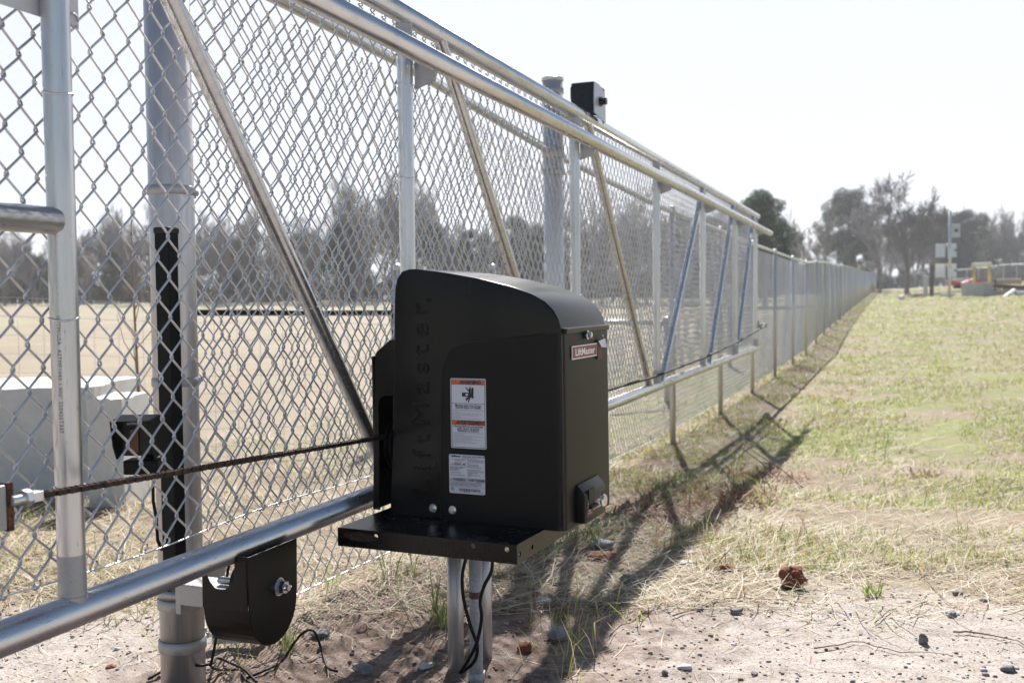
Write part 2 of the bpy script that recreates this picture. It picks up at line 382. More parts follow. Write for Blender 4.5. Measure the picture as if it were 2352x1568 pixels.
tag(blades('upright_weeds', 16000, lambda n, nv, x, y, Z: np.where((RNG.random(n) < .5)[:, None], lerp((.22,.27,.06), (.42,.46,.12), RNG.random(n)), lerp((.35,.24,.13), (.55,.42,.27), RNG.random(n))), (.05,.22), .003, (.7,1.45), lambda x, y, Z, nv: (nv > .12) & (x < 9) & ((x < -.7) | (Z > 4)) & (x > -4) & ((x < -.3) | (RNG.random(len(x)) < .45)), 2.4, 40), 'thin upright weeds growing along the fence line', 'weeds')
def russet(n, nv, x, y, Z): return lerp((.15,.065,.035), (.42,.23,.12), RNG.random(n))
tag(blades('russet_weeds', 60000, russet, (.03,.12), .003, (.1,1.1), lambda x, y, Z, nv: (Z > 3.2) & (nv > .12) & (x > -1.9) & (x < -.75+.9*nv) | ((Z > 3.6) & (x < -1.9) & (x > -3.6) & (nv > .42) & (Z < 7)), 3.0, 32), 'russet brown dead weeds tangled along the fence base', 'dead weeds')

# ------------------------------------------------------------------ pebbles and rocks
def rockmesh(r, seed, sq=(1,1,.6), sub=2, rough=.35):
    bm = bmesh.new(); bmesh.ops.create_icosphere(bm, subdivisions=sub, radius=1)
    sv = Vector((seed*7.1, seed*3.3, seed*1.7))
    for w in bm.verts:
        p = w.co.normalized(); k = 1+rough*mn.noise(p*1.3+sv)+rough*.5*mn.noise(p*3.1+sv)+rough*.25*mn.noise(p*7+sv)
        w.co = Vector((p.x*k*sq[0]*r, p.y*k*sq[1]*r, p.z*k*sq[2]*r))
    return bm
peb = []
for s in range(6):
    bm = rockmesh(1, s+20, (1,.8,.55), 1, .35); bm.verts.index_update()
    peb.append((np.array([w.co[:] for w in bm.verts]), np.array([[w.index for w in f.verts] for f in bm.faces]))); bm.free()
Vp = []; Fp = []; Cp = []; off = 0
for i in range(15000):
    Z = 1.9*math.exp(random.random()*math.log(4.4/1.9)); L = (random.random()*1.2-.6)*Z
    x = -.3592*Z+.9333*L; y = .9333*Z+.3592*L
    r = .0011+.0050*random.random()**6+(.005 if random.random() < .006 else 0)
    vv, ff = peb[i % 6]; a = random.random()*6.28; ca, sa = math.cos(a), math.sin(a)
    q = vv*r*(1+.4*random.random()); q = np.stack([q[:,0]*ca-q[:,1]*sa, q[:,0]*sa+q[:,1]*ca, q[:,2]], 1)+np.array([x, y, gz(x, y)+relief(x, y)+r*.25])
    c = random.choice([(.22,.20,.20), (.32,.30,.30), (.28,.17,.12), (.22,.12,.09), (.48,.44,.41), (.14,.12,.12), (.36,.30,.26)])
    Vp.append(q); Fp.append(ff+off); off += len(q); Cp.append(np.repeat([c], len(q), 0))
pm = mat('pebble', rough=.85); a_ = nd(pm, 'ShaderNodeAttribute'); a_.attribute_name = 'Col'; lk(pm, a_.outputs['Color'], bsdf(pm).inputs['Base Color'])
tag(npmesh('gravel', np.concatenate(Vp), np.concatenate(Fp), pm, col=np.concatenate(Cp)), 'fine gravel and crumbs strewn over the sandy strip', 'gravel', kind='stuff')
def rock(px, py, wpx, m, label, name='rock', sq=(1,.8,.6), seed=None, group=None, rough=.4, sub=3, cat='rock', sink=.42):
    p = hit(px, py); Z = float(nz(ray(1176, 784)) @ (np.array(p)-O)); r = wpx/F*Z/2
    mb = MB(); mb.bm(rockmesh(r, seed or px*.01, sq, sub, rough), m, Matrix.Translation((p.x, p.y, gz(p.x, p.y)+relief(p.x, p.y)+r*sq[2]*(1-sink)))@Matrix.Rotation(px, 4, 'Z'), True)
    e = Vector((p.x, p.y, gz(p.x, p.y))); mb.v = [tuple(Vector(q)-e) for q in mb.v]
    o = mb.build(name); o.location = e; return tag(o, label, cat, group)
rock(1818, 1352, 62, M['clay'], 'large crumbly red clay lump at the edge of the grass', 'clay_lump', (1,.85,.8), 3, sink=.05, cat='clay lump', rough=.5, sub=4)
rock(1667, 1313, 36, M['clay'], 'smaller red clay lump left of the large one in the straw', 'clay_lump', (1,.8,.5), 5, cat='clay lump', rough=.5)
rock(1385, 1285, 60, M['clay'], 'flat red clay lump in the shade beside the black operator box', 'clay_lump', (1,.8,.35), 6, cat='clay lump', rough=.5)
rock(1385, 1262, 52, M['rock'], 'dull rounded stone behind the shaded clay lump', sq=(1,.8,.55))
rock(1575, 1294, 30, M['rockw'], 'flat pale stone on the straw near the small clay lump', sq=(1,.7,.35))
rock(1438, 1362, 28, M['rock'], 'blue grey stone in shade left of the clay lumps', sq=(1,.7,.5))
rock(1443, 1340, 40, M['rockd'], 'dull brown grey stone half buried in the shaded straw', sq=(1,.7,.5))
rock(2120, 1478, 30, M['rockd'], 'upright dark grey stone standing on the bare sand', sq=(.7,.6,1.0))
rock(1574, 1538, 32, M['rockw'], 'pale egg shaped stone at the front of the sand', sq=(1,.7,.5))
rock(1629, 1534, 16, M['rock'], 'small grey stone right of the pale egg shaped stone', sq=(1,.7,.5))
rock(1527, 1548, 16, M['rockd'], 'small black stone left of the pale egg shaped stone', sq=(1,.8,.8))
rock(1733, 1537+10, 24, M['rockd'], 'thin dark stone at the bottom edge of the sand', sq=(1,.6,.3))
rock(1691, 1410, 30, M['rockd'], 'black flat stone below the large clay lump', sq=(1,.7,.5))
rock(1608, 1402, 16, M['rockd'], 'round black pebble on the sand below the small clay lump', sq=(1,.9,.8))
rock(2185, 1412, 36, M['rock'], 'pair shaped grey stone on the sand near the right edge', sq=(1,.6,.4))
rock(2200, 1368, 26, M['rockd'], 'dark stone beside a pale straw near the grass edge', sq=(1,.7,.6))
rock(2345-30, 1555-12, 34, M['rockd'], 'dark pointed stone in the bottom right corner', sq=(1,.7,.6))
rock(2262, 1385, 20, M['rock'], 'small grey stone right of the paired stone', sq=(1,.7,.5))
rock(1280, 1466, 48, M['rock'], 'grey brown stone in the sun right of the operator posts', sq=(1,.8,.6))
rock(1205, 1496, 40, M['clay'], 'reddish clod beside the operator posts', 'clay_clod', sq=(1,.8,.6), cat='clay lump', rough=.5)
rock(1250, 1395, 36, M['rockw'], 'chalky crumbled stone in shade right of the operator posts', sq=(1,.8,.5))
rock(832, 1542, 60, M['rock'], 'long grey stone lying in the deep shade left of the posts', sq=(1,.6,.4))
rock(978, 1536, 34, M['rockw'], 'small whitish stone in the deep shade left of the posts', sq=(1,.7,.5))
rock(766, 1385, 26, M['rockd'], 'dark stone in the mud right of the roller guard', sq=(1,.8,.6))
rock(255, 1524, 22, M['clay'], 'small dark red clod on the pale slab left of the big post', 'clay_clod', sq=(1,.8,.5), cat='clay lump', rough=.5)
rock(268, 1486, 14, M['rockw'], 'tiny white stone above the red clod on the pale slab', sq=(1,.8,.5))
rock(735, 1384+80, 44, M['rockd'], 'dark stone among weeds behind the black cable loop', sq=(1,.8,.4))
rock(2072, 661, 26, M['rockw'], 'white boulder under the big bare tree', sq=(1,.6,.5), cat='boulder')
rock(1932, 702, 9, M['rockw'], 'small white stone at the foot of the long fence', sq=(1,.8,.8))
for i, (px, py, w) in enumerate([(60,694,30), (95,693,30), (140,694,34), (250,693,44), (300,692,44), (345,693,36)]):
    rock(px, py, w, M['rock'], 'grey riprap mound at the far edge of the field', 'riprap_mound', (1,.6,.25), group='riprap mounds at the far edge of the field', cat='rock pile')

# ------------------------------------------------------------------ chain link
def chainlink(y0, y1, X, zb, zt, p, h2, r, sides, prof, phase=0, bulge=0., base=None, tips=True):
    """zigzag wires of pitch p, half diamond height h2; zb/zt absolute or added to base(y)"""
    ks = np.arange(int((y1-y0)/p)+1); nh = int(round((zt-zb)/h2)); a = p/2+r*1.25
    S = np.array([q[0] for q in prof]); U = np.array([q[1] for q in prof])
    tt = np.concatenate([j+S for j in range(nh)]+[[nh]]); uu = np.concatenate([U*(1 if j % 2 else -1)*-1 for j in range(nh)]+[[(-1.0)**nh * -1 * -1 if False else (1 if nh % 2 else -1)*1.0]])
    uu = np.concatenate([U*(-1 if j % 2 == 0 else 1) for j in range(nh)]+[[-1.0 if nh % 2 == 0 else 1.0]])
    dd = np.concatenate([np.where(S == 0, 0, (1 if j % 2 == 0 else -1)) for j in range(nh)]+[[0]])
    nT = len(tt); nK = len(ks)
    par = np.where((ks+phase) % 2 == 0, 1, -1)[:, None]
    yk = y0+ks*p
    Y = yk[:, None]+par*uu[None]*a; Z = zb+tt[None]*h2+np.zeros((nK, 1)); D = par*dd[None]*r*.9
    Xp = X+D
    if bulge: Xp = Xp+bulge*np.sin(Y*1.9+Z*1.3)*.6+bulge*np.sin(Y*4.3-Z*2.6+1)*.4
    if base is not None: Z = Z+base(yk)[:, None]
    J = RNG.normal(0, .0009, (nK, 1)); Y = Y+J; Z = Z+RNG.normal(0, .0012, (nK, 1))
    P = np.stack([Xp, Y, Z], 2)
    T = np.gradient(P, axis=1); T /= np.linalg.norm(T, axis=2, keepdims=True)+1e-9
    N1 = np.array([1., 0, 0])-T*T[..., :1]; N1 /= np.linalg.norm(N1, axis=2, keepdims=True)+1e-9; N2 = np.cross(T, N1)
    an = np.arange(sides)*2*math.pi/sides
    V = P[:, :, None]+r*(np.cos(an)[None,None,:,None]*N1[:, :, None]+np.sin(an)[None,None,:,None]*N2[:, :, None])
    ix = np.arange(nK*nT*sides).reshape(nK, nT, sides); nx_ = np.roll(ix, -1, 2)
    Fq = np.stack([ix[:, :-1], nx_[:, :-1], nx_[:, 1:], ix[:, 1:]], -1).reshape(-1, 4)
    V = V.reshape(-1, 3); ends = (yk, P[:, -1], P[:, 0])
    return V, Fq, ends
PFULL = [(0, 1), (.10, .93), (.24, .62), (.5, 0), (.76, -.62), (.90, -.93)]
PMID = [(0, 1), (.16, .8), (.84, -.8)]
PLOW = [(0, 1)]
def merge(parts):
    V = []; Fs = []; o = 0
    for v_, f_ in parts: V.append(v_); Fs.append(f_+o); o += len(v_)
    return np.concatenate(V), np.concatenate(Fs)
GXP = -1.387; ZA, ZB, ZBOT = 1.811, 1.676, .394
PITCH, HH = .0338, .0420; WR = .0023
gate = thing('cantilever_gate', (GXP, 2.0, .0), 'long galvanised chain link sliding gate with double top rail', 'gate')
GL = Vector(gate.location)
def ginto(vs): return np.asarray(vs)-np.array(GL)
node = onX(278.6, 332.6, GXP-.028); k0 = round((node.y-.75)/PITCH); ystart = node.y-k0*PITCH+PITCH/2
nbot = .443; nb = round((node.z-nbot)/HH); zb0 = node.z-nb*HH
nhh = int((1.765-zb0)/HH); zt0 = zb0+nhh*HH
MX = GXP-.029
parts = []
V, Fq, ends = chainlink(ystart, 10.75, MX, zb0, zt0, PITCH, HH, WR, 6, PFULL, phase=(k0+nb) % 2, bulge=.006)
parts.append((V, Fq))
# twisted barbs along the top and hooked ends along the bottom
mb = MB()
yk, top, bot = ends
for i in range(0, len(yk)-1):
    tp, tq = Vector(top[i]), Vector(top[i+1])
    if abs(tp.y-tq.y) < PITCH:   # these two ends meet: twist them together
        c = (tp+tq)/2; hgt = .030+random.uniform(-.004, .004)
        for s in (-1, 1):
            pts = [c+Vector((s*.002, s*.0045, -.002)), c+Vector((-s*.003, -s*.006, hgt*.35)), c+Vector((s*.003, s*.007, hgt*.7)), c+Vector((s*.006, -s*.010, hgt))]
            mb.tube(pts, WR, M['wire'], 5)
    bp, bq = Vector(bot[i]), Vector(bot[i+1])
    if abs(bp.y-bq.y) < PITCH:
        c = (bp+bq)/2
        mb.tube([c+Vector((.003,.006,0)), c+Vector((0,.010,-.009)), c+Vector((-.003,.002,-.017)), c+Vector((0,-.009,-.012)), c+Vector((.002,-.006,0))], WR, M['wire'], 5)
V2 = np.array(mb.v); F2 = np.array([f if len(f) == 4 else f[:3]+f[2:3] for f in mb.f if len(f) == 4]); parts.append((V2, F2))
V, Fq = merge(parts); npmesh('wire_mesh', ginto(V), Fq, M['wire'], parent=gate, smooth=True)
def rail(name, parent, pts, r, m, n=20):
    mb = MB(); mb.tube(pts, r, m, n); return mb.build(name, parent)
rail('top_rail', gate, [(GXP, .4, ZA), (GXP, 10.98, ZA-.006)], .0302, M['galvh'])
rail('track_rail', gate, [(GXP+.09, .4, ZB), (GXP+.09, 11.38, ZB-.03)], .0302, M['galvh'])
rail('bottom_rail', gate, [(GXP, .4, ZBOT), (GXP, 10.95, ZBOT+.004)], .0302, M['galvh'])
rail('mid_rail', gate, [(GXP, .4, onX(60, 502, GXP).z), (GXP, 1.36, onX(60, 502, GXP).z)], .0242, M['galvh'])
GPY = [onX(x, 700, GXP).y for x in (147, 938, 1322, 1508, 1614, 1688, 1735)]
def weldring(mb, p, d, r):
    d = Vector(d).normalized()
    mb.tube([Vector(p)-d*.004, Vector(p), Vector(p)+d*.004], [r*1.0, r*1.06, r*1.0], M['weld'], 18, False)
for y in GPY:
    mb = MB(); mb.tube([(GXP, y, ZBOT+.02), (GXP, y, ZA-.02)], .0242, M['galv'], 22, False)
    weldring(mb, (GXP, y, ZBOT+.033), (0,0,1), .0245); weldring(mb, (GXP, y, ZA-.033), (0,0,1), .0245)
    for zc in (ZBOT+.06, ZA-.07): mb.tube([(GXP, y, zc-.045), (GXP, y, zc), (GXP, y, zc+.045)], .0246, M['weld'], 22, False)
    for z in (.62, .93+.04*math.sin(y*9), 1.32, 1.6):
        mb.tube([(GXP+.0245*math.cos(a), y+.0262*math.sin(a), z+.003*math.sin(a*2)) for a in np.linspace(-2.6, 2.6, 14)], .0018, M['brightwire'], 5)
    mb.build('post', gate)
    if y > 2: 
        mb = MB(); mb.prism([(GXP+.02, ZB-.085), (GXP+.085, ZB-.065), (GXP+.10, ZB-.02), (GXP+.10, ZB), (GXP+.02, ZB)], 'y', y-.006+.03, y+.030+.006, M['weld'], bev=.001)
        mb.build('bracket', gate)
def brace(y0, z0, y1, z1):
    mb = MB(); mb.tube([(GXP+.002, y0, z0), (GXP+.002, y1, z1)], .0211, M['brace'], 20, False)
    d = (Vector((0, y1-y0, z1-z0))).normalized()
    for t in (.28, .62):
        p = Vector((GXP+.002, y0+(y1-y0)*t, z0+(z1-z0)*t)); ptie = [p+Vector((.0215, 0, 0)), p+Vector((.012, -.018, -.004)), p+Vector((-.022,-.022,-.006)), p+Vector((-.032,-.055,-.028))]
        ptie2 = [p+Vector((.0215, 0, 0)), p+Vector((.012, .018, .004)), p+Vector((-.022,.022,.004)), p+Vector((-.032,.012,-.004))]
        mb.tube(ptie, .0018, M['brightwire'], 6); mb.tube(ptie2, .0018, M['brightwire'], 6)
    return mb.build('brace', gate)
def bz(px, py): p = onX(px, py, GXP); return p.y, p.z
y0, z0 = bz(384, 20); y1, z1 = bz(858, 1000)
def ext(y0, z0, y1, z1):  # extend the measured axis to both rails
    s = (y1-y0)/(z1-z0); return y0+s*(ZA-z0), ZA-.015, y0+s*(ZBOT-z0), ZBOT+.015
brace(*ext(*bz(384+20, 20), *bz(843, 1000)))
brace(*ext(*bz(1042, 190), *bz(1178, 628)))
brace(*ext(*bz(1368, 360), *bz(1481, 850)))
brace(*ext(*bz(1604, 470), *bz(1524, 850)))
brace(*ext(*bz(1678, 500), *bz(1631, 815)))
brace(*ext(*bz(1724, 530), *bz(1692, 800)))
mb = MB(); a = 0
pts = [(GXP-.022, y, .452+.006*math.sin(y*7)+(.0)) for y in np.arange(.5, 10.8, .05)]
mb.tube(pts, .0016, M['brightwire'], 6); mb.build('tension_wire', gate)

# chain brackets at each end of the gate
mb = MB(); p = onX(12, 1160, GXP+.095)
mb.box((GXP+.03, p.y-.05, p.z-.035), (GXP+.112, p.y-.012, p.z+.035), M['weld'], bev=.002); mb.box((GXP+.028, p.y-.012, p.z-.038), (GXP+.114, p.y, p.z+.038), M['rust'], bev=.002); mb.build('chain_bracket', gate)
mb = MB(); CR = onX(1757, 747, GXP+.09); mb.box((GXP-.01, CR.y-.02, CR.z-.05), (GXP+.035, CR.y+.0, CR.z+.05), M['weld']); mb.box((GXP, CR.y-.012, CR.z-.02), (GXP+.11, CR.y-.004, CR.z+.02), M['weld'], bev=.001)
mb.hexbolt((GXP+.09, CR.y-.004, CR.z), (0,1,0), .014, .06, M['steel']); mb.build('chain_bracket', gate)
# tail post and hinge bits on the far end
mb = MB(); mb.tube([(GXP, 10.9, ZBOT), (GXP, 10.9, .6)], .03, M['galvh'], 16); mb.build('end_stub', gate)

# sign panel hung at the top left
pa = onX(184, 68, GXP-.022)
t = thing('sign_panel', (GXP-.025, pa.y-.5, pa.z+.3), 'blank pale metal sign hung on the mesh behind the nearest gate post', 'sign')
mb = MB(); mb.box((GXP-.0265, pa.y-.95, pa.z), (GXP-.0245, pa.y, pa.z+.5), M['signback'], bev=.0008); mb.build('panel', t)
mb = MB(); c = pa+Vector((-.003, -.012, .012))
mb.tube([c+Vector((.004, .011*math.cos(a)-.004, .013*math.sin(a))) for a in np.linspace(0, 5.6, 12)], .0018, M['weld'], 6); mb.build('wire_hook', t)
# printed pipe standard on the near post
mb = MB(); p = onX(128, 1090, GXP+.02)
T0 = Matrix.Translation(p)
letters = 'ISPTM/USA  ASTMF1043 1.900" 250425T337'
# curved onto the tube: lay the run of letters along the post and wrap each vertex round it
c_ = bpy.data.curves.new('stamp', 'FONT'); c_.body = letters; c_.size = .0098; c_.space_character = 1.15; c_.align_x = 'CENTER'; c_.resolution_u = 2
o_ = bpy.data.objects.new('stamp', c_); COL.objects.link(o_); me_ = bpy.data.meshes.new_from_object(o_.evaluated_get(bpy.context.evaluated_depsgraph_get()))
vs = []; zc = onX(125, 860, GXP).z; base_a = math.atan2(-(GPY[0]), 1.387)-.55
for q in me_.vertices:
    a = base_a+q.co.y/.0244*1.0; vs.append((GXP+.0247*math.cos(a), GPY[0]+.0247*math.sin(a), zc-q.co.x))
mb.add(vs, [list(f.vertices) for f in me_.polygons], M['stamp']); bpy.data.objects.remove(o_)
mb.build('stamped_text', gate)

# ------------------------------------------------------------------ fixed fence line
FX = -1.66
def gtop(y): return np.interp(y, [0, 2.5, 3.3, 4.8, 7.3, 13.2, 17, 20.8, 22.9, 26.2, 34.3, 45, 69, 113, 138], [1.84, 1.82, 1.80, 1.71, 1.635, 1.60, 1.60, 1.61, 1.70, 1.79, 1.93, 2.14, 2.49, 3.32, 3.6])
HF = 1.76
def gbase(y): return gtop(y)-HF
def fx(y): return FX-max(0, y-25)*.004
fence = thing('chain_link_fence', (FX, 8, gz(FX, 8)), 'long fixed chain link fence running away behind the gate', 'fence')
FL = np.array(fence.location)
def fbx(V): V = V.copy(); V[:, 0] -= np.maximum(0, V[:, 1]-25)*.004; return V
V1, F1, _ = chainlink(2.1, 9.5, FX-.03, -.0, HF-.02, PITCH, HH, .0021, 5, PFULL, bulge=.008, base=lambda y: gbase(y))
o = npmesh('wire_mesh', V1-FL, F1, M['wiref'], parent=fence, smooth=True)
V1, F1, _ = chainlink(9.5, 20, FX-.03, 0, HF-.02, PITCH, HH, .0021, 4, PMID, bulge=.006, base=lambda y: gbase(y))
o = npmesh('wire_mesh', V1-FL, F1, M['wiref'], parent=fence, smooth=True)
V1, F1, _ = chainlink(20, 125, FX-.03, 0, HF-.02, PITCH, HH, .0022, 3, PLOW, base=lambda y: gbase(y))
o = npmesh('wire_mesh', fbx(V1)-FL, F1, M['wiref'], parent=fence)
mb = MB(); mb.tube([(fx(y), y, gtop(y)) for y in [2.0, 2.5, 3.3, 4.8, 6, 7.3, 10, 13.2, 17, 20.8, 22, 22.9, 24.5, 26.2, 29, 34.3, 45, 69, 90, 113, 125]], .0211, M['galvh'], 12)
mb.build('top_rail', fence)
mb = MB(); mb.tube([(fx(y)-.03, y, gbase(y)+.005) for y in list(np.arange(2.1, 20, .3))+[20.8, 22.9, 26.2, 34.3, 45, 69, 113, 125]], .0024, M['brightwire'], 6); mb.build('tension_wire', fence)
FPY = [onX(x, 900, FX).y for x in (1545, 1655, 1728, 1780)]
y = FPY[-1]
while y < 123: y += 2.75; FPY.append(y)
for i, y in enumerate(FPY):
    mb = MB(); x = fx(y); mb.tube([(x, y, gz(x, y)-.06), (x, y, gtop(y)+.0)], .0242, M['galvp'], 12 if y < 20 else 6)
    if y < 25:
        mb.tube([(x, y, gtop(y)-.0), (x, y, gtop(y)+.03), (x, y, gtop(y)+.045)], [.03, .03, .012], M['galvp'], 12)
        for zz in (.35, .7, 1.05, 1.4): mb.tube([(x+.026*math.cos(a), y+.028*math.sin(a), gbase(y)+zz) for a in np.linspace(-2.6, 2.6, 9)], .002, M['brightwire'], 4)
    mb.build('line_post', fence)
# far cross fence
A = atD(2003, 655, 121); B = atD(2400, 646, 88)
A.z = gz(A.x, A.y); B.z = gz(B.x, B.y)
t = thing('chain_link_fence', A, 'distant chain link fence crossing behind the big bare tree', 'fence')
d = (B-A); n = 16; mbm = MB(); mbr = MB()
hgt = 1.6
def far_g(q): return Vector((q.x, q.y, gz(q.x, q.y)))
pts = [far_g(A+d*i/n) for i in range(n+1)]
mbr.tube([p+Vector((0,0,hgt)) for p in pts], .024, M['weld'], 6); mbr.build('top_rail', t)
for p in pts:
    mb = MB(); mb.tube([p, p+Vector((0,0,hgt))], .03, M['galvp'], 6); mb.build('line_post', t)
vs = []; fs = []
L = d.length; uvec = d.normalized(); step = .17
for s in (1, -1):
    k = -hgt
    while k < L+hgt:
        # one straight wire of each diagonal family, clipped at the fence ends
        t0 = max(0, k if s == 1 else k-hgt*0); 
        a0 = (k, 0.); a1 = (k+hgt, hgt)
        if s == -1: a0 = (k+hgt, 0.); a1 = (k, hgt)
        if min(a0[0], a1[0]) >= 0 and max(a0[0], a1[0]) <= L:
            P0 = far_g(A+uvec*a0[0])+Vector((0,0,a0[1])); P1 = far_g(A+uvec*a1[0])+Vector((0,0,a1[1]))
            mbm.tube([P0, P1], .004, M['wiref'], 3, False)
        k += step
mbm.build('wire_mesh', t)

# ------------------------------------------------------------------ big gate posts
def bigpost(px, py, ztop, label, bands, r=.0535):
    p = onX(px, py, FX+.01); t = thing('gate_post', (p.x, p.y, gz(p.x, p.y)), label, 'gate post', 'large round gate posts')
    mb = MB(); mb.tube([(p.x, p.y, -.2), (p.x, p.y, ztop)], r, M['galvp'], 40); mb.build('shaft', t)
    for z, hh in bands:
        mb = MB(); mb.tube([(p.x, p.y, z-hh/2), (p.x, p.y, z-hh/2+.002), (p.x, p.y, z+hh/2-.002), (p.x, p.y, z+hh/2)], [r+.001, r+.004, r+.004, r+.001], M['weld'], 40, False)
        mb.box((p.x-.01, p.y+r, z-hh/2), (p.x+.01, p.y+r+.028, z+hh/2), M['weld'], bev=.001)
        mb.hexbolt((p.x+.01, p.y+r+.016, z), (1,0,0), .007, .012, M['weld'])
        mb.build('band', t)
    return p, t
BP1, bp1 = bigpost(402, 784, 2.3, 'large round galvanised post at the left with the black tube strapped to it', [(onX(396, 441, FX).z, .022), (onX(415, 873, FX).z, .022), (onX(430, 1489, FX+.05).z, .030), (onX(425, 1393, FX+.05).z, .028)])
zt2 = onX(1272, 190, FX).z
BP2, bp2 = bigpost(1272, 500, zt2, 'large round galvanised post in the middle beside the black upper roller guard', [(onX(1272, 398, FX).z, .03), (onX(1272, 355, FX).z, .05), (onX(1272, 215, FX).z, .03)])
mb = MB(); mb.tube([(BP2.x, BP2.y, zt2-.005), (BP2.x, BP2.y, zt2+.01), (BP2.x, BP2.y, zt2+.02)], [.057, .057, .03], M['galvp'], 24); mb.build('cap', bp2)
mb = MB(); mb.box((BP2.x-.02, BP2.y+.05, zt2-.05), (BP2.x, BP2.y+.075, zt2+.02), M['weld']); mb.build('lug', bp2); mb = MB()
mb.tube([(BP2.x-.01, BP2.y+.06, zt2-.15), (BP2.x-.01, BP2.y+.1, zt2-.12), (BP2.x-.01, BP2.y+.1, zt2-.09)], .003, M['brightwire'], 6); mb.build('top_fitting', bp2)
# U bolt and roller arm on post 1
zu = onX(430, 1372, FX+.08).z
mb = MB(); mb.tube([(BP1.x+.12, BP1.y-.062, zu), (BP1.x, BP1.y-.062, zu), (BP1.x-.045, BP1.y-.045, zu), (BP1.x-.064, BP1.y, zu), (BP1.x-.045, BP1.y+.045, zu), (BP1.x, BP1.y+.062, zu), (BP1.x+.12, BP1.y+.062, zu)], .0085, M['weld'], 10)
for s in (-1, 1):
    mb.hexbolt((BP1.x+.075, BP1.y+s*.062, zu), (1,0,0), .014, .02, M['weld'])
    mb.hexbolt((BP1.x+.098, BP1.y+s*.062, zu), (1,0,0), .014, .014, M['weld'])
mb.box((BP1.x+.052, BP1.y-.085, zu-.035), (BP1.x+.068, BP1.y+.085, zu+.055), M['weld'], bev=.002)
mb.build('u_bolt', bp1)
# roller guards: an open-topped U strip closed by a face plate with the axle nut
def guard(name, label, ya, yb, ztop, depth, xf, xb, boltyz, flip=1, notch=None, m=M['bmetal'], extra=True, facem=None):
    t = thing(name, ((xf+xb)/2, (ya+yb)/2, ztop), label, 'roller guard')
    w = yb-ya; rr = w*.47; zb = ztop-flip*depth
    prof = [(ya, ztop), (ya+.003, zb+flip*rr*1.1)]
    for a in np.linspace(math.pi, 2*math.pi, 17)[1:-1]: prof.append(((ya+yb)/2+rr*math.cos(a)*1.0, zb+flip*(rr+rr*math.sin(a))))
    prof += [(yb-.003, zb+flip*rr*1.1), (yb, ztop)]
    # face plate
    mb = MB(); mb.prism(prof, 'x', xf-.004, xf, facem or m, bev=.0015); mb.build('face_plate', t, 40)
    # strip running round the edge, with a round notch where the rail passes
    mb = MB(); n = len(prof); th = .004
    ctr = Vector(((ya+yb)/2, (ztop+zb)/2))
    inner = []
    for q in prof:
        v_ = Vector(q)-ctr; inner.append(Vector(q)-v_.normalized()*th*1.3)
    xs = np.linspace(xb, xf-.004, 2)
    for i in range(n-1):
        a, b, c, d_ = Vector(prof[i]), Vector(prof[i+1]), inner[i+1], inner[i]
        if notch and (i == 0 or i == n-2):
            continue
        for q0, q1 in ((a, b), (d_, c)): pass
        mb.add([(xb, a[0], a[1]), (xb, b[0], b[1]), (xb, c[0], c[1]), (xb, d_[0], d_[1]), (xf-.004, a[0], a[1]), (xf-.004, b[0], b[1]), (xf-.004, c[0], c[1]), (xf-.004, d_[0], d_[1])],
               [(0,1,2,3), (7,6,5,4), (0,4,5,1), (3,2,6,7), (1,5,6,2), (0,3,7,4)], m)
    if notch:
        nx0, nzc, nr = notch   # centre x, centre z, radius : end walls with a semicircular cut
        zlow = zb+flip*rr*1.1
        poly = [(xb, ztop*0+nzc), (xb, zlow), (xf-.004, zlow), (xf-.004, ztop)]
        top2 = [(min(nx0+nr+.0005, xf-.012), ztop), (nx0+nr, nzc)]
        arc = [(nx0+nr*math.cos(a), nzc-flip*nr*math.sin(a)) for a in np.linspace(0, math.pi, 15)][1:]
        poly = poly+top2+arc
        mb.prism(poly, 'y', ya-.0005, ya+.0035, m, bev=.0008, seg=1); mb.box((xb+.001, yb-.0035, zlow), (xf-.004, yb+.0005, ZBOT-.035), m)
    mb.build('side_strip', t, 40)
    mb = MB(); by, bz_ = boltyz
    mb.tube([(xf-.001, by, bz_), (xf+.006, by, bz_)], .021, M['steel'], 24); mb.tube([(xf+.006, by, bz_), (xf+.008, by, bz_)], .0175, M['weld'], 24)
    mb.tube([(xf+.008, by, bz_), (xf+.022, by, bz_)], .0150, M['steel'], 6, smooth=False); mb.tube([(xf+.022, by, bz_), (xf+.031, by, bz_)], .0075, M['steel'], 12)
    mb.tube([(xf+.026, by-.016, bz_+.002), (xf+.026, by+.016, bz_-.002)], .0016, M['brightwire'], 6)
    mb.build('axle_nut', t, 30)
    return t
xf = GXP+.062; pA = onX(569, 1284, xf); pB = onX(682, 1231, xf); pC = onX(640, 1473, xf); bt = onX(638, 1346, xf)
gt = guard('roller_guard', 'black U shaped roller guard under the bottom rail beside the big post', pA.y, pB.y, (pA.z+pB.z)/2, (pA.z+pB.z)/2-pC.z, xf, GXP-.062, (bt.y, bt.z), 1, notch=(GXP-.012, ZBOT-.045, .038), m=M['brownm'])
mb = MB(); mb.tube([(xf-.02, bt.y, bt.z), (GXP-.1, bt.y, bt.z)], .009, M['steel'], 12)
mb.tube([(GXP-.035, bt.y, bt.z), (GXP+.035, bt.y, bt.z)], .052, M['black'], 24); mb.build('roller', gt)
mb = MB(); mb.box((BP1.x+.068, bt.y-.03, zu-.01), (GXP-.055, bt.y+.05, zu+.04), M['weld'], bev=.003); mb.build('carrier_arm', gt)
pA = onX(1365, 187, xf); pB = onX(1391, 283, xf); bt = onX(1378, 234, xf)
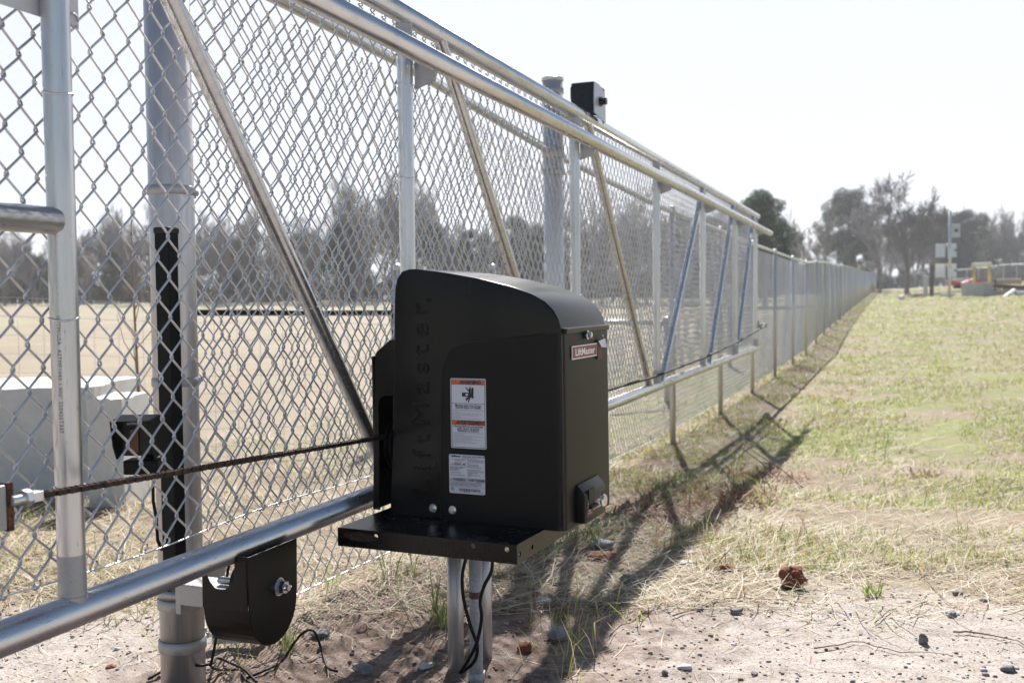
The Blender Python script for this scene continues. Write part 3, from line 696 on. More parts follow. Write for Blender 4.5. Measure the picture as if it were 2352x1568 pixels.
# upper one, turned over, the rail passes through it
yb_ = onX(1391, 250, xf).y
t = thing('roller_guard', (GXP, (pA.y+yb_)/2, ZA), 'upper roller guard with reflected light coloured into its pale face, over the top rail by the middle post', 'roller guard')
ztop = onX(1365, 187, xf).z; zlo = pB.z; w = yb_-pA.y; ya = pA.y
prof = [(ya, zlo+.02), (ya-.002, ztop-.06), (ya+.004, ztop), (ya+w*.45, ztop+.002), (yb_-.01, ztop-.02), (yb_, ztop-.08), (yb_+.002, zlo), (ya+w*.5, zlo+.01)]
M['guardface_lit'] = mat('guard_face_painted_light', (.42,.45,.52), .4, .2)  # pale colour stands for light reflected off the black guard's face
mb = MB(); mb.prism(prof, 'x', xf-.004, xf, M['guardface_lit'], bev=.001); mb.build('face_plate', t)
mb = MB(); xbk = onY(1310, 220, ya).x
nr = .046
poly = [(xbk, zlo+.1), (xbk, ztop-.02), (xbk+.012, ztop), (xf-.004, ztop), (xf-.004, zlo+.02)]+[(GXP+.004+nr*math.cos(a), ZA-.02+nr*math.sin(a)*1.15) for a in np.linspace(0, math.pi, 15)]
mb.prism(poly, 'y', ya-.001, ya+.004, M['bmetal'], bev=.001, seg=1); mb.prism(poly, 'y', yb_-.006, yb_-.002, M['bmetal'], bev=.001, seg=1)
mb.box((xbk+.001, ya+.004, ztop-.005), (xf-.004, yb_-.02, ztop-.001), M['bmetal']); mb.box((xbk, ya+.004, zlo+.1), (xbk+.004, yb_-.01, ztop-.02), M['bmetal'])
mb.build('side_strip', t)
mb = MB(); mb.tube([(xf, bt.y, bt.z), (xf+.012, bt.y, bt.z)], .022, M['bmetal'], 20); mb.tube([(xf+.012, bt.y, bt.z), (xf+.034, bt.y, bt.z)], .016, M['bmetal'], 6, smooth=False); mb.build('axle_nut', t)
mb = MB(); mb.box((BP2.x+.05, BP2.y-.03, ZA+.03), (GXP-.03, BP2.y+.12, ZA+.08), M['weld'], bev=.003); mb.build('carrier_arm', t)

# ------------------------------------------------------------------ black tube and photo eye on post 1
TX = FX+.01+.0535+.035
ptp = onX(379, 525, TX); pbt = onX(412, 1275, TX)
t = thing('square_tube', (TX, ptp.y, pbt.z), 'upright black square tube fixed to the left gate post', 'square tube')
mb = MB(); c0 = ptp.y+.004
mb.box((TX-.02, c0-.018, pbt.z-.06), (TX+.02, c0+.018, ptp.z), M['tube'], bev=.003); mb.build('tube', t)
mb = MB(); mb.box((TX-.022, c0-.020, ptp.z-.012), (TX+.022, c0+.020, ptp.z+.003), M['black'], bev=.004); mb.build('end_cap', t)
mb = MB(); p = onX(393, 605, TX+.02); q = onX(398, 690, TX+.02); mb.box((TX+.016, c0+.012, q.z), (TX+.0215, c0+.022, p.z+.0), M['whitep']); mb.build('paper_strip', t)
# photo eye
EX = TX+.01; e0 = onX(265, 958, EX+.03); e1 = onX(358, 958, EX); eb = onX(300, 1050, EX); zt_ = onX(310, 955, EX).z
t = thing('photo_eye', (EX, (e0.y+e1.y)/2, eb.z), 'black hooded photo eye sensor mounted beside the square tube', 'sensor')
s = 1/F*2.15  # metres per pixel here
# axes of the eye: it looks back along the gate (-Y) towards the camera
C = onX(330, 1050, EX); uR = Vector((math.cos(R(21)), math.sin(R(21)), 0)); uF = Vector((math.sin(R(21)), -math.cos(R(21)), 0)); uZ = Vector((0,0,1))
TE = Matrix(((uR.x, uF.x, 0, C.x), (uR.y, uF.y, 0, C.y), (0, 0, 1, C.z), (0,0,0,1)))
k = s
hood = [(-62*k, 90*k), (30*k, 96*k), (32*k, 25*k), (12*k, 2*k), (-38*k, 2*k), (-60*k, 60*k)]
mb = MB()
# hood: roof + two cheeks with slanted lower front edges
mb.prism([(-.03, 94*k), (.042, 88*k), (.042, 91*k), (-.03, 98*k)], 'x', -60*k, 30*k, M['tube'], TE)
for x0 in (-60*k, 27*k):
    mb.prism([(-.03, 2*k), (.012, -2*k), (.030, 30*k), (.042, 90*k), (-.03, 95*k)], 'x', x0, x0+3*k, M['tube'], TE)
mb.build('hood', t)
mb = MB(); mb.box((-50*k, -.035, 4*k), (22*k, .004, 92*k), M['black'], TE, bev=.004); mb.text('LiftMas', .0095, M['whitet'], TE@Matrix.Translation((-22*k, .0052, 78*k))@Matrix.Rotation(R(90), 4, 'X')@Matrix.Rotation(R(180), 4, 'Y')@Matrix.Diagonal((1,1,1,1))); mb.build('body', t)
mb = MB(); mb.box((-30*k, .003, 12*k), (-8*k, .008, 70*k), M['amber'], TE, bev=.003); mb.build('lens', t)
mb = MB(); mb.box((-42*k, -.03, -38*k), (40*k, .02, -4*k), M['tube'], TE, bev=.004); mb.tube([TE@Vector((10*k, 0, -6*k)), TE@Vector((10*k, 0, 4*k))], .014, M['tube'], 16); mb.build('swivel_base', t)
mb = MB(); q0 = TE@Vector((26*k, -.005, -38*k)); ws = [onX(351, 1100, EX), onX(352, 1150, EX), onX(359, 1190, EX), onX(362, 1240, EX), onX(372, 1262, EX)]
mb.tube([q0]+ws, .0038, M['cable'], 8); mb.build('cable', t)

# ------------------------------------------------------------------ drive chain
CX = GXP+.115
cp = [onX(88, 1137, CX), onX(400, 1085, CX), onX(650, 1042, CX), onX(880, 1003, CX)]
cq = [onX(1391, 897, CX), onX(1500, 866, CX), onX(1620, 820, CX), onX(1700, 782, CX), Vector((CX-.02, CR.y, CR.z))]
allp = cp+[Vector((CX, 2.85, (cp[-1].z+cq[0].z)/2+.0))]+cq
ys = np.array([p.y for p in allp]); zs = np.array([p.z for p in allp]); xs_ = np.array([p.x for p in allp])
o_ = np.argsort(ys); ys, zs, xs_ = ys[o_], zs[o_], xs_[o_]
chain = thing('roller_chain', (CX, ys[0], zs[0]), 'long thin roller chain running past the operator, rusty at its left end', 'chain')
mbs = {'rusty_run': MB(), 'oiled_run': MB()}; y = ys[0]; i = 0; LP = .0127*1.0
poly = [(-.0085,0), (-.007,.0038), (-.003,.0052), (.003,.0042), (.0085,.0048), (.0115,0), (.0085,-.0048), (.003,-.0042), (-.003,-.0052), (-.007,-.0038)]
def smooth_interp(y):
    e = .15; return np.mean([np.interp(y+d, ys, zs) for d in (-e, -e/2, 0, e/2, e)])
while y < ys[-1]-.01:
    z = smooth_interp(y) if .3 < y-ys[0] else np.interp(y, ys, zs); z2 = smooth_interp(y+.02) if .3 < y-ys[0] else np.interp(y+.02, ys, zs)
    xx = np.interp(y, ys, xs_); a = math.atan2(z2-z, .02)
    tgt = mbs['rusty_run' if y < 2.02 else 'oiled_run']; m = M['chainrust'] if y < 2.02 else M['chaindark']
    T = Matrix.Translation((xx, y, z))@Matrix.Rotation(a, 4, 'X')
    wd = .0085 if i % 2 else .0060
    L_ = [(p*.95, q*1.0) for p, q in poly]
    if y < 6:
        for sx in (-1, 1): tgt.prism(L_, 'x', sx*wd-.0011, sx*wd+.0011, m, T)
        tgt.tube([(-.0062, 0, 0), (.0062, 0, 0)], .0042, m, 8, T=T)
    else: tgt.box((-wd-.001, -.008, -.0048), (wd+.001, .0035, .0048), m, T)
    y += LP*math.cos(a); i += 1
for k_, b_ in mbs.items(): b_.build(k_, chain)
mb = MB(); e = Vector((CX, ys[0], zs[0])); w0 = onX(26, 1150, CX)
mb.tube([w0, e-(e-w0).normalized()*.008], .0075, M['brightwire'], 12)
for q in np.linspace(0, 1, 26): 
    c = w0.lerp(e, q*.78); dd_ = (e-w0).normalized(); mb.tube([c-dd_*.0007, c, c+dd_*.0007], [.0073, .0082, .0073], M['brightwire'], 10, False)
mb.tube([e-(e-w0).normalized()*.030, e-(e-w0).normalized()*.018], .014, M['brightwire'], 6, smooth=False)
mb.box((-.010, -.018, -.008), (.010, .002, .008), M['brightwire'], Matrix.Translation(e), bev=.001)
mb.build('tension_rod', chain)

# ------------------------------------------------------------------ gate operator
OP = thing('gate_operator', (-1.0, 2.35, 0), 'black motorised gate operator cabinet with warning labels on its steel stand', 'gate operator')
RZ = R(-2.7); U = Vector((math.cos(RZ), math.sin(RZ), 0)); W_ = Vector((-math.sin(RZ), math.cos(RZ), 0))
P0 = Vector((-1.22, 2.283, .394)); TO = Matrix(((U.x, W_.x, 0, P0.x), (U.y, W_.y, 0, P0.y), (0,0,1,P0.z), (0,0,0,1))); TOi = TO.inverted()
def onL(px, py, w=0.):   # pixel to cabinet coordinates on the plane local y = w
    d = Vector(ray(px, py)); o0 = TOi@Vector(O); dl = TOi.to_3x3()@d; t_ = (w-o0.y)/dl.y; q = o0+dl*t_; return q.x, q.z
def onS(px, py, u):      # on plane local x = u
    d = Vector(ray(px, py)); o0 = TOi@Vector(O); dl = TOi.to_3x3()@d; t_ = (u-o0.x)/dl.x; q = o0+dl*t_; return q.y, q.z
def cr3(x, y): return (1300+x/1.1615)/1.7415, (950+y/1.1615)/1.7415
def C3(x, y, w=0.): return onL(*cr3(x, y), w)
prof = [C3(305, 1335), C3(314, 900), C3(322, 300), C3(325, 235), C3(335, 190), C3(356, 158), C3(390, 147), C3(420, 146), C3(560, 163), C3(700, 187), C3(860, 225), C3(960, 262), C3(1020, 297), C3(1058, 335), C3(1082, 378), C3(1094, 420), C3(1097, 440), C3(1110, 1352)]
prof[0] = (prof[0][0], .002); prof[-1] = (prof[-1][0], .002)
WID = prof[-1][0]; DEP = onS(*cr3(1302, 1200), WID)[0]
DEP = .335
mb = MB(); mb.prism(prof, 'y', 0, DEP, M['cover'], TO, bev=.020, seg=5, sel=lambda a, b: not (a[1]-P0.z < .004 and b[1]-P0.z < .004) if True else True)
cov = mb.build('cover', OP, 28)
# access door, a shell 3 mm outside the cover
dp = [C3(540, 1345), C3(541, 1000), C3(543, 640), C3(549, 595), C3(565, 555), C3(590, 523), C3(622, 502), C3(660, 491), C3(800, 474), C3(1020, 449), C3(1098, 441)]
ur = WID+.003; dp = [(p, q) for p, q in dp]; dp[0] = (dp[0][0], -.004); dp[-1] = (prof[-2][0]+.003, dp[-1][1]); dp.append((ur+.001, -.004))
rightx = dp[-2][0]
mb = MB(); mb.prism(dp, 'y', -.003, DEP+.004, M['door'], TO, bev=.022, seg=6, sel=lambda a, b: min(a[0], b[0]) > rightx-.02)
dobj = mb.build('access_door', OP, 28)
# seam groove: thin black cord added to darken the gap round the door
mb = MB(); mb.tube([TO@Vector((p-.0012, -.0008, q+.0012)) for p, q in dp[:-2]], .0016, M['black'], 6); mb.build('door_seam_dark', OP)
# lid lip along the right side where hood meets door
ylip0, zl0 = onS(*cr3(1097, 437), rightx+.004)
mb = MB(); mb.box((rightx-.012, .012, dp[-2][1]-.004), (rightx+.0065, DEP+.006, dp[-2][1]+.010), M['cover'], TO, bev=.003); mb.build('lid_lip', OP)
# embossed lettering, vertical
p_ = C3(483, 728); s_ = abs(C3(0, 275)[1]-C3(0, 1180)[1])
mb = MB(); Tt = TO@Matrix.Translation((p_[0], -.0006, p_[1]-.012))@Matrix.Rotation(R(90), 4, 'X')@Matrix.Rotation(R(90), 4, 'Z')
mb.text('LiftMaster', .088, M['emboss'], Tt@Matrix.Diagonal((.99,.84,1,1)), ext=.0016, spacing=1.34)
mb.build('embossed_name', OP); mb = MB(); mb.text('®', .02, M['emboss'], TO@Matrix.Translation((*[C3(492, 290)[0]], -.0006, C3(492, 290)[1]))@Matrix.Rotation(R(90), 4, 'X')@Matrix.Rotation(R(90), 4, 'Z'), ext=.001)
mb.build('embossed_mark', OP)
# bolts on the face
for cx_, cy_ in ((505, 1254), (598, 1262)):
    u, z = C3(cx_, cy_); mb = MB(); b0 = TO@Vector((u, -.003 if cx_ > 540 else 0, z)); nd_ = -W_
    mb.tube([b0, b0+nd_*.002], .0115, M['black'], 24); mb.hexbolt(b0+nd_*.002, nd_, .0078, .009, M['steel']); mb.build('bolt', OP, 30)
# chain housing on the gate side
hp = [C3(222, 1260, .03), C3(232, 545, .03), C3(240, 530, .03), C3(300, 476, .03), (.01, C3(300, 470, .03)[1])]
hp = [(hp[0][0], .002)]+hp[1:]+[(.01, C3(300, 735, .03)[1])]
a0 = C3(246, 770, .03); a1 = C3(250, 1250, .03); cxa = (a0[0]+.01)/2+.008; ra = abs(.008+cxa-a0[0])*.5
arc = [(a0[0]+.024+.024*math.cos(a), a0[1]-.004+.024*math.sin(a)) for a in np.linspace(math.pi/2, math.pi, 8)]
poly = hp+[(arc[0][0], hp[-1][1])]+arc[1:]+[(a1[0]+.002, .002)]
mb = MB(); mb.prism(poly, 'y', .03, .036, M['cover'], TO, bev=.001, seg=1)
mb.box((hp[0][0]+.001, .036, .002), (hp[0][0]+.006, .30, hp[1][1]-.004), M['cover'], TO)
mb.prism([hp[1], hp[2], hp[3], hp[4], (.01, hp[4][1]-.006), (hp[3][0], hp[3][1]-.006), (hp[1][0]+.006, hp[1][1]-.006)], 'y', .036, .30, M['cover'], TO)
mb.box((hp[0][0]+.006, .29, .002), (.0, .296, hp[4][1]-.01), M['black'], TO)
mb.build('chain_housing', OP)
mb = MB(); cz = .15
for k_ in range(3): mb.tube([TO@Vector((-.035-.008*k_+.008, .12, .17)), TO@Vector((-.040-.008*k_+.008, .12, .17))], [.075-.012*(k_ % 2), .075-.012*(k_ % 2)], M['tube'], 24)
mb.build('sprocket', OP)
# base plate with folded lips and bolt holes
pl = [TOi@Vector((-1.279, 2.113, .394)), TOi@Vector((-.798, 2.09, .394))]
u0, u1, w0_ = pl[0].x, pl[1].x, (pl[0].y+pl[1].y)/2; w1_ = .335
mb = MB(); H_ = .046
mb.box((u0, w0_, -.004), (u1, w1_, -.0005), M['bmetal'], TO, bev=.0015)
def lip(pts_holes, along, a, b, fixed, nrm):
    # a lip with round holes: plate built as a grid ring around each hole
    bm = bmesh.new(); 
    def P(s_, z_): return (s_, fixed, z_) if along == 'x' else (fixed, s_, z_)
    cur = a; hs = sorted(pts_holes)
    def quad(s0, s1, z0, z1):
        q = [bm.verts.new(P(*t_)) for t_ in ((s0, z0), (s1, z0), (s1, z1), (s0, z1))]; bm.faces.new(q)
    for c, zc, r_ in hs:
        s0, s1 = c-r_*1.8, c+r_*1.8; quad(cur, s0, -H_, -.002); n_ = 16
        ring = [bm.verts.new(P(c+r_*math.cos(2*math.pi*k/n_), zc+r_*math.sin(2*math.pi*k/n_))) for k in range(n_)]
        out = []
        for k in range(n_):
            a_ = 2*math.pi*k/n_; dx, dz = math.cos(a_), math.sin(a_); tx = (s1-c)/abs(dx) if abs(dx) > 1e-6 else 9; zt_ = ((-.002-zc) if dz > 0 else (zc+H_))/abs(dz) if abs(dz) > 1e-6 else 9
            t_ = min(tx, zt_); out.append(bm.verts.new(P(c+dx*t_, zc+dz*t_)))
        for k in range(n_): bm.faces.new((ring[k], ring[(k+1)%n_], out[(k+1)%n_], out[k]))
        for sx, sz in ((1,1), (-1,1), (-1,-1), (1,-1)):
            co = bm.verts.new(P(s1 if sx > 0 else s0, -.002 if sz > 0 else -H_))
            cand = [o2 for o2 in out if True]
            ca = [w for w in out if abs((w.co.x if along == 'x' else w.co.y)-(s1 if sx > 0 else s0)) < 1e-6 and ((w.co.z-zc)*sz) >= -1e-6]
            cb = [w for w in out if abs(w.co.z-(-.002 if sz > 0 else -H_)) < 1e-6 and (((w.co.x if along == 'x' else w.co.y)-c)*sx) >= -1e-6]
            if ca and cb:
                A_ = max(ca, key=lambda w: (w.co.z-zc)*sz); B_ = max(cb, key=lambda w: ((w.co.x if along == 'x' else w.co.y)-c)*sx)
                if A_ != B_: bm.faces.new((A_, co, B_))
        cur = s1
    quad(cur, b, -H_, -.002)
    bmesh.ops.remove_doubles(bm, verts=bm.verts[:], dist=1e-6); bmesh.ops.recalc_face_normals(bm, faces=bm.faces[:])
    r_ = bmesh.ops.extrude_face_region(bm, geom=bm.faces[:]); off_ = Vector((0, nrm*.004, 0)) if along == 'x' else Vector((nrm*.004, 0, 0))
    for w in r_['geom']:
        if isinstance(w, bmesh.types.BMVert): w.co += off_
    bmesh.ops.recalc_face_normals(bm, faces=bm.faces[:]); mb.bm(bm, M['bmetal'], TO)
def c6(x, y): return (1200+x/1.887)/1.7415, (1900+y/1.887)/1.7415
hl = [onL(*c6(572, 452), w0_), onL(*c6(1305, 518), w0_), onL(*c6(1560, 540), w0_)]
lip([(h[0], max(-.034, min(-.014, h[1])), .0062) for h in hl], 'x', u0, u1, w0_, 1)
hr = [onS(*c6(1660, 535), u1), onS(*c6(1753, 473), u1)]
lip([(h[0], -.026, .0062) for h in hr], 'y', w0_+.004, w1_, u1-.004, 1)
mb.box((u0, w0_+.004, -H_), (u0+.004, w1_, -.004), M['bmetal'], TO)
plate = mb.build('base_plate', OP)
mb = MB()
r0, r1 = onL(*c6(330, 410), w0_), onL(*c6(590, 520), w0_)
bm = bmesh.new(); N_ = 26
pts2 = []
for k in range(N_):
    a_ = 2*math.pi*k/N_; cu, cz_ = (r0[0]+r1[0])/2, (r0[1]+r1[1])/2; rx, rz_ = (r1[0]-r0[0])/2, abs(r0[1]-r1[1])/2*.8
    q = 1+.35*mn.noise(Vector((k*.9, 2, 3))); pts2.append((cu+rx*math.cos(a_)*q, max(-H_+.002, min(-.006, cz_+rz_*math.sin(a_)*q))))
M['rustpatch'] = rustm('rubbed_rust_patch', (.022,.014,.011), (.07,.03,.016), (.013,.012,.012), 120)
mb.prism(pts2, 'y', w0_-.0006, w0_-.0001, M['rustpatch'], TO); mb.build('rust_patch', OP)
# stand: two steel posts
for nme, px, py, dy in (('left', 1112, 1540, .0), ('right', 1231, 1510, .0)):
    pass
pl1 = onZ(1054, 1555, 0.0); pl2 = onZ(1224, 1515, .0)
for x_, y_ in ((onY(1046, 1400, 2.33).x, 2.33), (onY(1112, 1400, 2.44).x, 2.44)):
    mb = MB(); mb.tube([(x_, y_, -.1), (x_, y_, .388)], .0212, M['galvp'], 24); mb.build('stand_post', OP)
# warning labels
def label_frame(px0, py0, px1, py1, w=-.0045):
    a = onL(px0, py0, w); b = onL(px1, py1, w); return min(a[0], b[0]), max(a[0], b[0]), min(a[1], b[1]), max(a[1], b[1])
def rr_poly(x0, x1, z0, z1, r, n=5):
    out = []
    for cx, cz, a0 in ((x1-r, z1-r, 0), (x0+r, z1-r, 90), (x0+r, z0+r, 180), (x1-r, z0+r, 270)):
        for k in range(n+1): a = R(a0+90*k/n); out.append((cx+r*math.cos(a), cz+r*math.sin(a)))
    return out
def flat(mb, poly, y, m): mb.add([(p, y, q) for p, q in poly], [tuple(range(len(poly)))[::-1]], m, TO)
FR = Matrix.Rotation(R(90), 4, 'X')
def TL(u, y, z): return TO@Matrix.Translation((u, y, z))@FR
def label_big():
    x0, x1, z0, z1 = label_frame(1034, 868, 1117, 1032); w = x1-x0; h = z1-z0; yb = -.0035
    mb = MB(); mb.prism(rr_poly(x0, x1, z0, z1, .004), 'y', yb-.0006, yb+.0006, M['white'], TO)
    y = yb-.0008; mg = w*.035
    # border
    ob = rr_poly(x0+mg*.6, x1-mg*.6, z0+mg*.6, z1-mg*.6, .003); ib = rr_poly(x0+mg, x1-mg, z0+mg, z1-mg, .0026)
    n = len(ob); mb.add([(p, y, q) for p, q in ob+ib], [(i, n+i, n+(i+1)%n, (i+1)%n) for i in range(n)], M['blueink'], TO)
    def band(f0, f1, m, yy=y, a=0., b=1.): flat(mb, [(x0+mg+(w-2*mg)*a, z1-h*f1), (x0+mg+(w-2*mg)*b, z1-h*f1), (x0+mg+(w-2*mg)*b, z1-h*f0), (x0+mg+(w-2*mg)*a, z1-h*f0)], yy, m)
    band(.025, .085, M['orange']); band(.085, .09, M['ink']); band(.355, .361, M['ink']); band(.598, .602, M['ink']); band(.602, .662, M['orange']); band(.662, .667, M['ink'])
    yt = y-.0004; S = w
    def tri(cu, cz, s): flat(mb, [(cu-s, cz-s*.8), (cu+s, cz-s*.8), (cu, cz+s)], yt, M['ink']); mb.text('!', s*1.5, M['orange'], TL(cu, yt-.0002, cz-s*.65), off=.0002)
    tri(x0+w*.30, z1-h*.056, w*.042); tri(x0+w*.17, z1-h*.633, w*.042)
    mb.text('WARNING', w*.135, M['ink'], TL(x0+w*.58, yt, z1-h*.078), off=.0005, spacing=.95, sx=.92)
    mb.text('AVERTISSEMENT', w*.135, M['ink'], TL(x0+w*.58, yt, z1-h*.655), off=.0005, spacing=.95, sx=.83)
    for k, tx in enumerate(['Moving Gate Can Cause', 'Serious Injury or Death']): mb.text(tx, w*.083, M['ink'], TL(x0+w*.5, yt, z1-h*(.40+.031*k)), off=.00015, sx=.9)
    for k, tx in enumerate(['Une barrière en mouvement', 'peut causer de graves', 'blessures ou la mort.']): mb.text(tx, w*.083, M['ink'], TL(x0+w*.5, yt, z1-h*(.70+.031*k)), off=.00015, sx=.86)
    sm_ = ['Persons are to keep clear! The gate is able to be moved without', 'prior warning.', 'Do not let children operate the gate or play in the gate area.', 'This entrance is for vehicles only. Pedestrians must use', 'separate entrance.', "Persons are to read the user's manual and safety instructions."]
    for k, tx in enumerate(sm_): mb.text(tx, w*.046, M['greyink'], TL(x0+w*.06, yt, z1-h*(.462+.0235*k)), align='LEFT', sx=.72)
    sm_ = ["Se tenir à l'écart de la barrière! La barrière peut se déplacer sans", 'avertissement préalable.', 'Ne pas laisser des enfants faire fonctionner la barrière ou jouer', 'dans la zone de mouvement de la barrière.', 'Cette entrée est réservée exclusivement aux véhicules. Les', 'piétons doivent utiliser une autre entrée.', "Lire le manuel de l'utilisateur et les instructions de", 'sécurité.']
    for k, tx in enumerate(sm_): mb.text(tx, w*.046, M['greyink'], TL(x0+w*.06, yt, z1-h*(.785+.0235*k)), align='LEFT', sx=.70)
    mb.text('01-36117-3', w*.04, M['greyink'], TL(x0+w*.94, yt, z1-h*.965), align='RIGHT', sx=.7)
    # pictogram: person struck between a moving block and a post
    cx = x0+w*.5; top = z1-h*.10; hh = h*.24
    def G(a, b): return (x0+w*a, top-hh*b)
    flat(mb, [G(.33,.42), G(.33,.66), G(.54,.66), G(.54,.42)][::1], yt, M['ink'])
    flat(mb, [G(.60,.15), G(.66,.10), G(.66,.78), G(.585,.70)], yt, M['ink'])
    flat(mb, [G(.43,.50), G(.47,.50), G(.47,.46), G(.52,.54), G(.47,.62), G(.47,.58), G(.43,.58)], yt-.0003, M['white'])
    def limb(a, b, wd=.014):
        p, q = Vector(G(*a)), Vector(G(*b)); d_ = (q-p).normalized(); n_ = Vector((-d_.y, d_.x))*w*wd
        flat(mb, [tuple(p+n_), tuple(q+n_), tuple(q-n_), tuple(p-n_)], yt-.0001, M['ink'])
    limb((.44,.10), (.53,.34)); limb((.56,.05), (.575,.32), .016); limb((.555,.30), (.565,.70), .03); limb((.56,.66), (.44,.90), .016); limb((.565,.66), (.51,.99), .016); limb((.54,.66), (.43,.80), .012)
    flat(mb, [(x0+w*.55+w*.028*math.cos(a), top-hh*.24+w*.03*math.sin(a)) for a in np.linspace(0, 6.283, 15)[:-1]], yt-.0002, M['ink'])
    tag(mb.build('warning_label', OP), 'white and orange bilingual warning label')
label_big()
def label_small():
    x0, x1, z0, z1 = label_frame(1031, 1042, 1114, 1137); w = x1-x0; h = z1-z0; yb = -.0035
    mb = MB(); mb.prism(rr_poly(x0, x1, z0, z1, .004), 'y', yb-.0006, yb+.0006, M['white'], TO); yt = yb-.001
    def t_(s, a, b, size, al='LEFT', off=0, sx=.75, m=M['ink']): mb.text(s, w*size, m, TL(x0+w*a, yt, z1-h*b), align=al, off=off, sx=sx)
    t_('LiftMaster', .05, .065, .07, off=.0003, sx=1); t_('VEHICULAR GATE OPERATOR', .38, .065, .062, off=.0001)
    def ln(f): flat(mb, [(x0+w*.03, z1-h*f-.0002), (x0+w*.97, z1-h*f-.0002), (x0+w*.97, z1-h*f+.0002), (x0+w*.03, z1-h*f+.0002)], yt, M['ink'])
    for f in (.12, .60, .83): ln(f)
    t_('UL 325 Usage Class I, II, III, IV', .40, .10, .042); t_('MODEL:', .03, .27, .04); t_('CSL24UL  MC', .13, .275, .085, off=.0002, sx=.7)
    for k, s_ in enumerate(['S/N: 40625011A0084', 'DATE: 01/16/25']): t_(s_, .17, .15+.05*k, .042, sx=.7)
    for k, s_ in enumerate(['INPUTS: 120Vac/240Vac, 50/60Hz, 1PH', 'HIGH VOLTAGE DC INPUTS', '24VDC BATTERIES', '5.0/2.5 A, 60 Hz, 1 Ph', '', 'CYCLES: CONTINUOUS', '', 'MAX LOAD: 50 ft length, 1500 lbs']): t_(s_, .03, .33+.030*k, .040, sx=.7)
    for k, s_ in enumerate(['TO OPEN THE GATE MANUALLY:', '1) Turn off the electrical power to', 'gate.', '2) Press and engage the', 'disconnect switch on foot.', '3) Manually push open the gate.', '', 'POUR OUVRIR LE PORTAIL', "1) Coupez l'alimentation du portail.", '2) Appuyez et engagez', "l'interrupteur.", '3) Poussez manuellement le', 'portail.']): t_(s_, .52, .155+.034*k, .044, sx=.72)
    flat(mb, [(x0+w*.03, z1-h*.67), (x0+w*.08, z1-h*.67), (x0+w*.055, z1-h*.62)], yt, M['ink'])
    t_('WARNING / AVERTISSEMENT', .10, .675, .092, off=.0003, sx=.82)
    for k, s_ in enumerate(['To reduce the risk of SERIOUS INJURY or DEATH, disconnect power BEFORE servicing', 'operator. This operator to be serviced ONLY by a Trained Gate Systems Technician.', "Pour réduire le risque de BLESSURE GRAVE voire MORTELLE, coupez l'alimentation", "AVANT de procéder à l'entretien de l'opérateur par un Technicien Qualifié."]): t_(s_, .03, .715+.031*k, .044, sx=.58)
    r_ = w*.045; cu, cz_ = x0+w*.09, z1-h*.89
    o1 = [(cu+r_*math.cos(a), cz_+r_*math.sin(a)) for a in np.linspace(0, 6.283, 21)[:-1]]; i1 = [(cu+r_*.8*math.cos(a), cz_+r_*.8*math.sin(a)) for a in np.linspace(0, 6.283, 21)[:-1]]
    mb.add([(p, yt, q) for p, q in o1+i1], [(i, 20+i, 20+(i+1)%20, (i+1)%20) for i in range(20)], M['ink'], TO); t_('UL', .09, .905, .06, 'CENTER', .0002, .8)
    xx = .27; rnd = random.Random(4)
    while xx < .86:
        b_ = rnd.choice([.006, .010, .016]); flat(mb, [(x0+w*xx, z1-h*.94), (x0+w*(xx+b_), z1-h*.94), (x0+w*(xx+b_), z1-h*.86), (x0+w*xx, z1-h*.86)], yt, M['ink']); xx += b_+rnd.choice([.006, .010, .014])
    t_('40625011A0084', .40, .97, .036); t_('114-5614-000', .80, .975, .036)
    tag(mb.build('rating_label', OP), 'white rating label with barcode')
label_small()
# red badge, bolt and hasp on the right face
SR = Matrix(((0,0,1,0), (1,0,0,0), (0,1,0,0), (0,0,0,1)))   # text x -> local y, text y -> z, normal +x
uf = ur+.0005
def TS(u, w, z, rot=0): return TO@Matrix.Translation((u, w, z))@SR@Matrix.Rotation(rot, 4, 'Z')
q0 = onS(*cr3(1147, 568), uf); q1 = onS(*cr3(1262, 487), uf); wq0, wq1 = q0[0], q1[0]; zq0 = onS(*cr3(1147, 568), uf)[1]; zq1 = onS(*cr3(1147, 505), uf)[1]
def sidebox(mb, w0, w1, z0, z1, t, m, base=uf, bev=0): mb.box((base-.0005, w0, z0), (base+t, w1, z1), m, TO, bev=bev)
mb = MB(); sidebox(mb, wq0, wq1, zq0, zq1, .001, M['whitet']); e_ = .0028; sidebox(mb, wq0+e_, wq1-e_, zq0+e_, zq1-e_, .0014, M['red'])
mb.text('LiftMaster', (zq1-zq0)*.72, M['whitet'], TS(uf+.0018, (wq0+wq1)/2, zq0+(zq1-zq0)*.27), off=.0006, sx=((wq1-wq0)*.9)/((zq1-zq0)*.72*4.7))
tag(mb.build('name_badge', OP), 'maroon name badge with white lettering')
w_, z_ = onS(*cr3(1212, 452), uf); mb = MB(); b0 = TO@Vector((uf, w_, z_)); mb.tube([b0, b0+U*.004], .011, M['black'], 20); mb.hexbolt(b0+U*.003, U, .0085, .012, M['steel']); mb.build('bolt', OP, 30)
mb = MB(); wh0 = onS(*cr3(1264, 562), uf)[0]; zh0 = onS(*cr3(1275, 562), uf)[1]; zh1 = onS(*cr3(1275, 475), uf)[1]
sidebox(mb, wh0, wh0+.035, zh0, zh1, .003, M['bronze']); 
bm = bmesh.new(); q = [bm.verts.new(c) for c in [(uf+.004, wh0, zh1-.002), (uf+.010, wh0+.034, zh1+.004), (uf+.016, wh0+.032, zh1-.020), (uf+.006, wh0+.020, zh0+.03), (uf+.008, wh0+.012, zh1-.018)]]
bm.faces.new(q); r_ = bmesh.ops.extrude_face_region(bm, geom=bm.faces[:])
for w in r_['geom']:
    if isinstance(w, bmesh.types.BMVert): w.co.x += .0015
